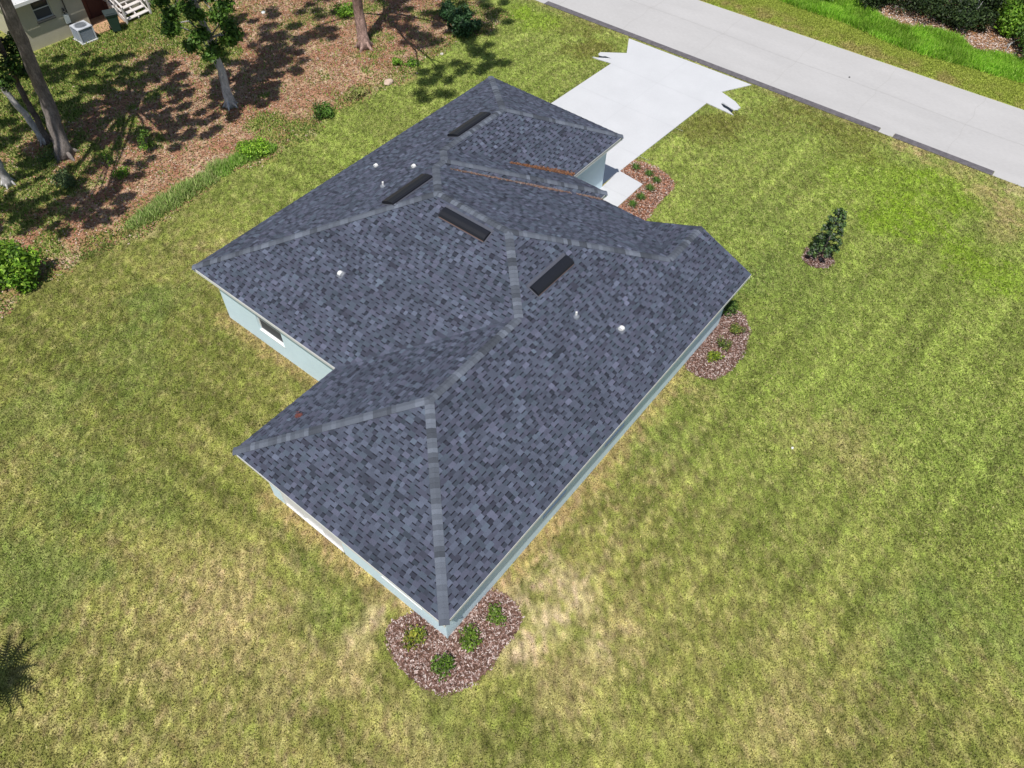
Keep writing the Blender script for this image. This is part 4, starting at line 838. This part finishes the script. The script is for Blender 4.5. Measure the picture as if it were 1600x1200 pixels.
for k in range(24): xx = -.3 + k * .5; b_.poly([(xx, -.35, 2.65), (xx + .04, -.35, 2.65), (xx + .04, 3.75, 4.33), (xx, 3.75, 4.33)])
rf_ = b_.build('roof', rm2, nb); b_ = MB(); b_.box(-.38, -.42, 2.46, 11.33, -.36, 2.63); b_.box(-.42, -.42, 2.46, -.36, 7.9, 2.63); b_.build('gutter', white, nb)
b_ = MB(); b_.box(2.33, -.16, .75, 2.58, -.004, 1.2); mtr = b_.build('meter_box', mat('meter_grey', (.42, .46, .45), .5), nb)
b_ = MB(); b_.tube([(2.62, -.05, 1.25), (2.62, -.05, 2.6)], .03, 8); b_.tube([(2.46, -.06, 1.25), (2.46, -.14, 1.42), (2.46, -.06, 1.55)], [.03, .08, .05], 10); b_.build('conduit', mat('dark_pipe', (.05, .05, .05), .6), nb)
b_ = MB(); b_.tube([(2.5, -.07, .02), (2.5, -.07, .75)], .045, 8); b_.build('conduit', mat('dark_pipe2', (.03, .03, .035), .6), nb)
# air conditioner
t = thing('air_conditioner', (13.12, 38.55, 0), 'grey outdoor air conditioning unit against the cream wall', 'air conditioner', rz=-.04)
acm = mat('ac_grey', (.20, .23, .27), .5, .4); acl = mat('ac_light', (.55, .57, .62), .45, .4)
b_ = MB(); b_.box(-.50, -.50, .0, .5, .5, .06); b_.build('pad', conc, t)
b_ = MB(); b_.box(-.40, -.40, .06, .40, .40, .74); cs_ = b_.build('casing', acm, t)
b_ = MB()
for k in range(13):
    z_ = .11 + k * .047; b_.box(-.34, -.415, z_, .34, -.402, z_ + .022); b_.box(.402, -.34, z_, .415, .34, z_ + .022); b_.box(-.415, -.34, z_, -.402, .34, z_ + .022)
b_.build('louvres', mat('ac_louvre', (.32, .36, .42), .5), t)
b_ = MB()
for sx in (-1, 1):
    for sy in (-1, 1): b_ = MB(); b_.box(sx * .41 - .03, sy * .41 - .03, .06, sx * .41 + .03, sy * .41 + .03, .745); b_.build('corner_post', acl, t)
b_ = MB(); b_.box(-.45, -.45, .748, .45, .45, .80); b_.build('top_cover', acl, t, bevel=.03)
b_ = MB()
for r in (.10, .16, .22, .28, .34):
    pr = [(r * math.cos(a_), r * math.sin(a_), .825) for a_ in np.linspace(0, 2 * math.pi, 25)]; b_.tube(pr, .007, 5, cap=False)
for k in range(8): a_ = k * math.pi / 4; b_.tube([(.05 * math.cos(a_), .05 * math.sin(a_), .82), (.35 * math.cos(a_), .35 * math.sin(a_), .82)], .008, 5)
b_.build('fan_grille', mat('grille_dark', (.25, .27, .3), .5), t)
b_ = MB(); b_.tube([(0, 0, .803), (0, 0, .812)], .30, 20); b_.build('fan_opening', mat('fan_dark', (.14, .15, .17), .6), t)
# wheelie bin
q = g(186, 52); t = thing('wheelie_bin', (q[0] + .05, q[1] + .25, .07), 'dark green wheeled rubbish bin beside the white steps', 'bin', rz=-.35)
gm = mat('bin_green', (.028, .06, .045), .45, .4); b_ = MB()
lo_ = [(-.22, -.24), (.22, -.24), (.22, .24), (-.22, .24)]; hi_ = [(-.31, -.34), (.31, -.34), (.31, .36), (-.31, .36)]
for k in range(4):
    k2 = (k + 1) % 4; b_.poly([(*lo_[k], .06), (*lo_[k2], .06), (*hi_[k2], .98), (*hi_[k], .98)])
b_.poly([(*c, .06) for c in lo_[::-1]]); b_.poly([(*c, .98) for c in hi_]); b_.box(-.34, -.36, .93, .34, .38, .975); b_.build('body', gm, t)
b_ = MB(); b_.box(-.345, -.38, .985, .345, .40, 1.03); b_.box(-.26, -.28, 1.03, .26, .3, 1.055); b_.build('lid', mat('bin_lid', (.045, .06, .06), .45, .4), t, bevel=.015)
for sx in (-.27, .27): b_ = MB(); b_.tube([(sx - .03, .22, .11), (sx + .03, .22, .11)], .11, 16); b_.build('wheel', mat('rubber', (.02, .02, .02), .7), t)
b_ = MB(); b_.tube([(-.28, .43, .98), (.28, .43, .98)], .017, 8); b_.build('handle', gm, t)
# white wooden steps
q = g(201, 38); q2 = g(236, 22); an = math.atan2(q2[1] - q[1], q2[0] - q[0]); Lw = math.hypot(*(q2 - q)[:2])
t = thing('wooden_steps', (q[0], q[1], 0), 'white painted open wooden steps with railing at the cream house', 'steps', rz=an); wm = mat('white_wood', (.68, .64, .62), .7, var=.1, vscale=6)
for k in range(4): b_ = MB(); b_.box(.05, .05 + k * .29, .17 + k * .18, Lw - .05, .32 + k * .29, .205 + k * .18); b_.build('tread', wm, t)
for xx in (0, Lw * .5, Lw):
    b_ = MB(); b_.poly([(xx - .025, 0, 0), (xx - .025, .22, 0), (xx - .025, 1.3, .66), (xx - .025, 1.3, .9), (xx - .025, 0, .14)]); b_.poly([(xx + .025, 0, 0), (xx + .025, 0, .14), (xx + .025, 1.3, .9), (xx + .025, 1.3, .66), (xx + .025, .22, 0)])
    b_.poly([(xx - .025, 0, .14), (xx - .025, 1.3, .9), (xx + .025, 1.3, .9), (xx + .025, 0, .14)]); b_.build('stringer', wm, t)
b_ = MB(); b_.box(0, 1.31, .80, Lw, 1.9, .86); b_.build('landing', wm, t)
for xx in (-.035, Lw + .035):
    b_ = MB(); b_.box(xx - .045, -.02, 0, xx + .045, .07, 1.0); b_.box(xx - .045, 1.3, 0, xx + .045, 1.39, 1.75); b_.box(xx - .03, .6, .4, xx + .03, .66, 1.4)
    M = Matrix.Translation((xx, -.05, .95)) @ Matrix.Rotation(math.atan2(.76, 1.3), 4, 'X'); b_.box(-.05, 0, 0, .05, 1.65, .04, M); b_.box(-.03, .1, -.42, .03, 1.6, -.37, M); b_.build('handrail', wm, t)
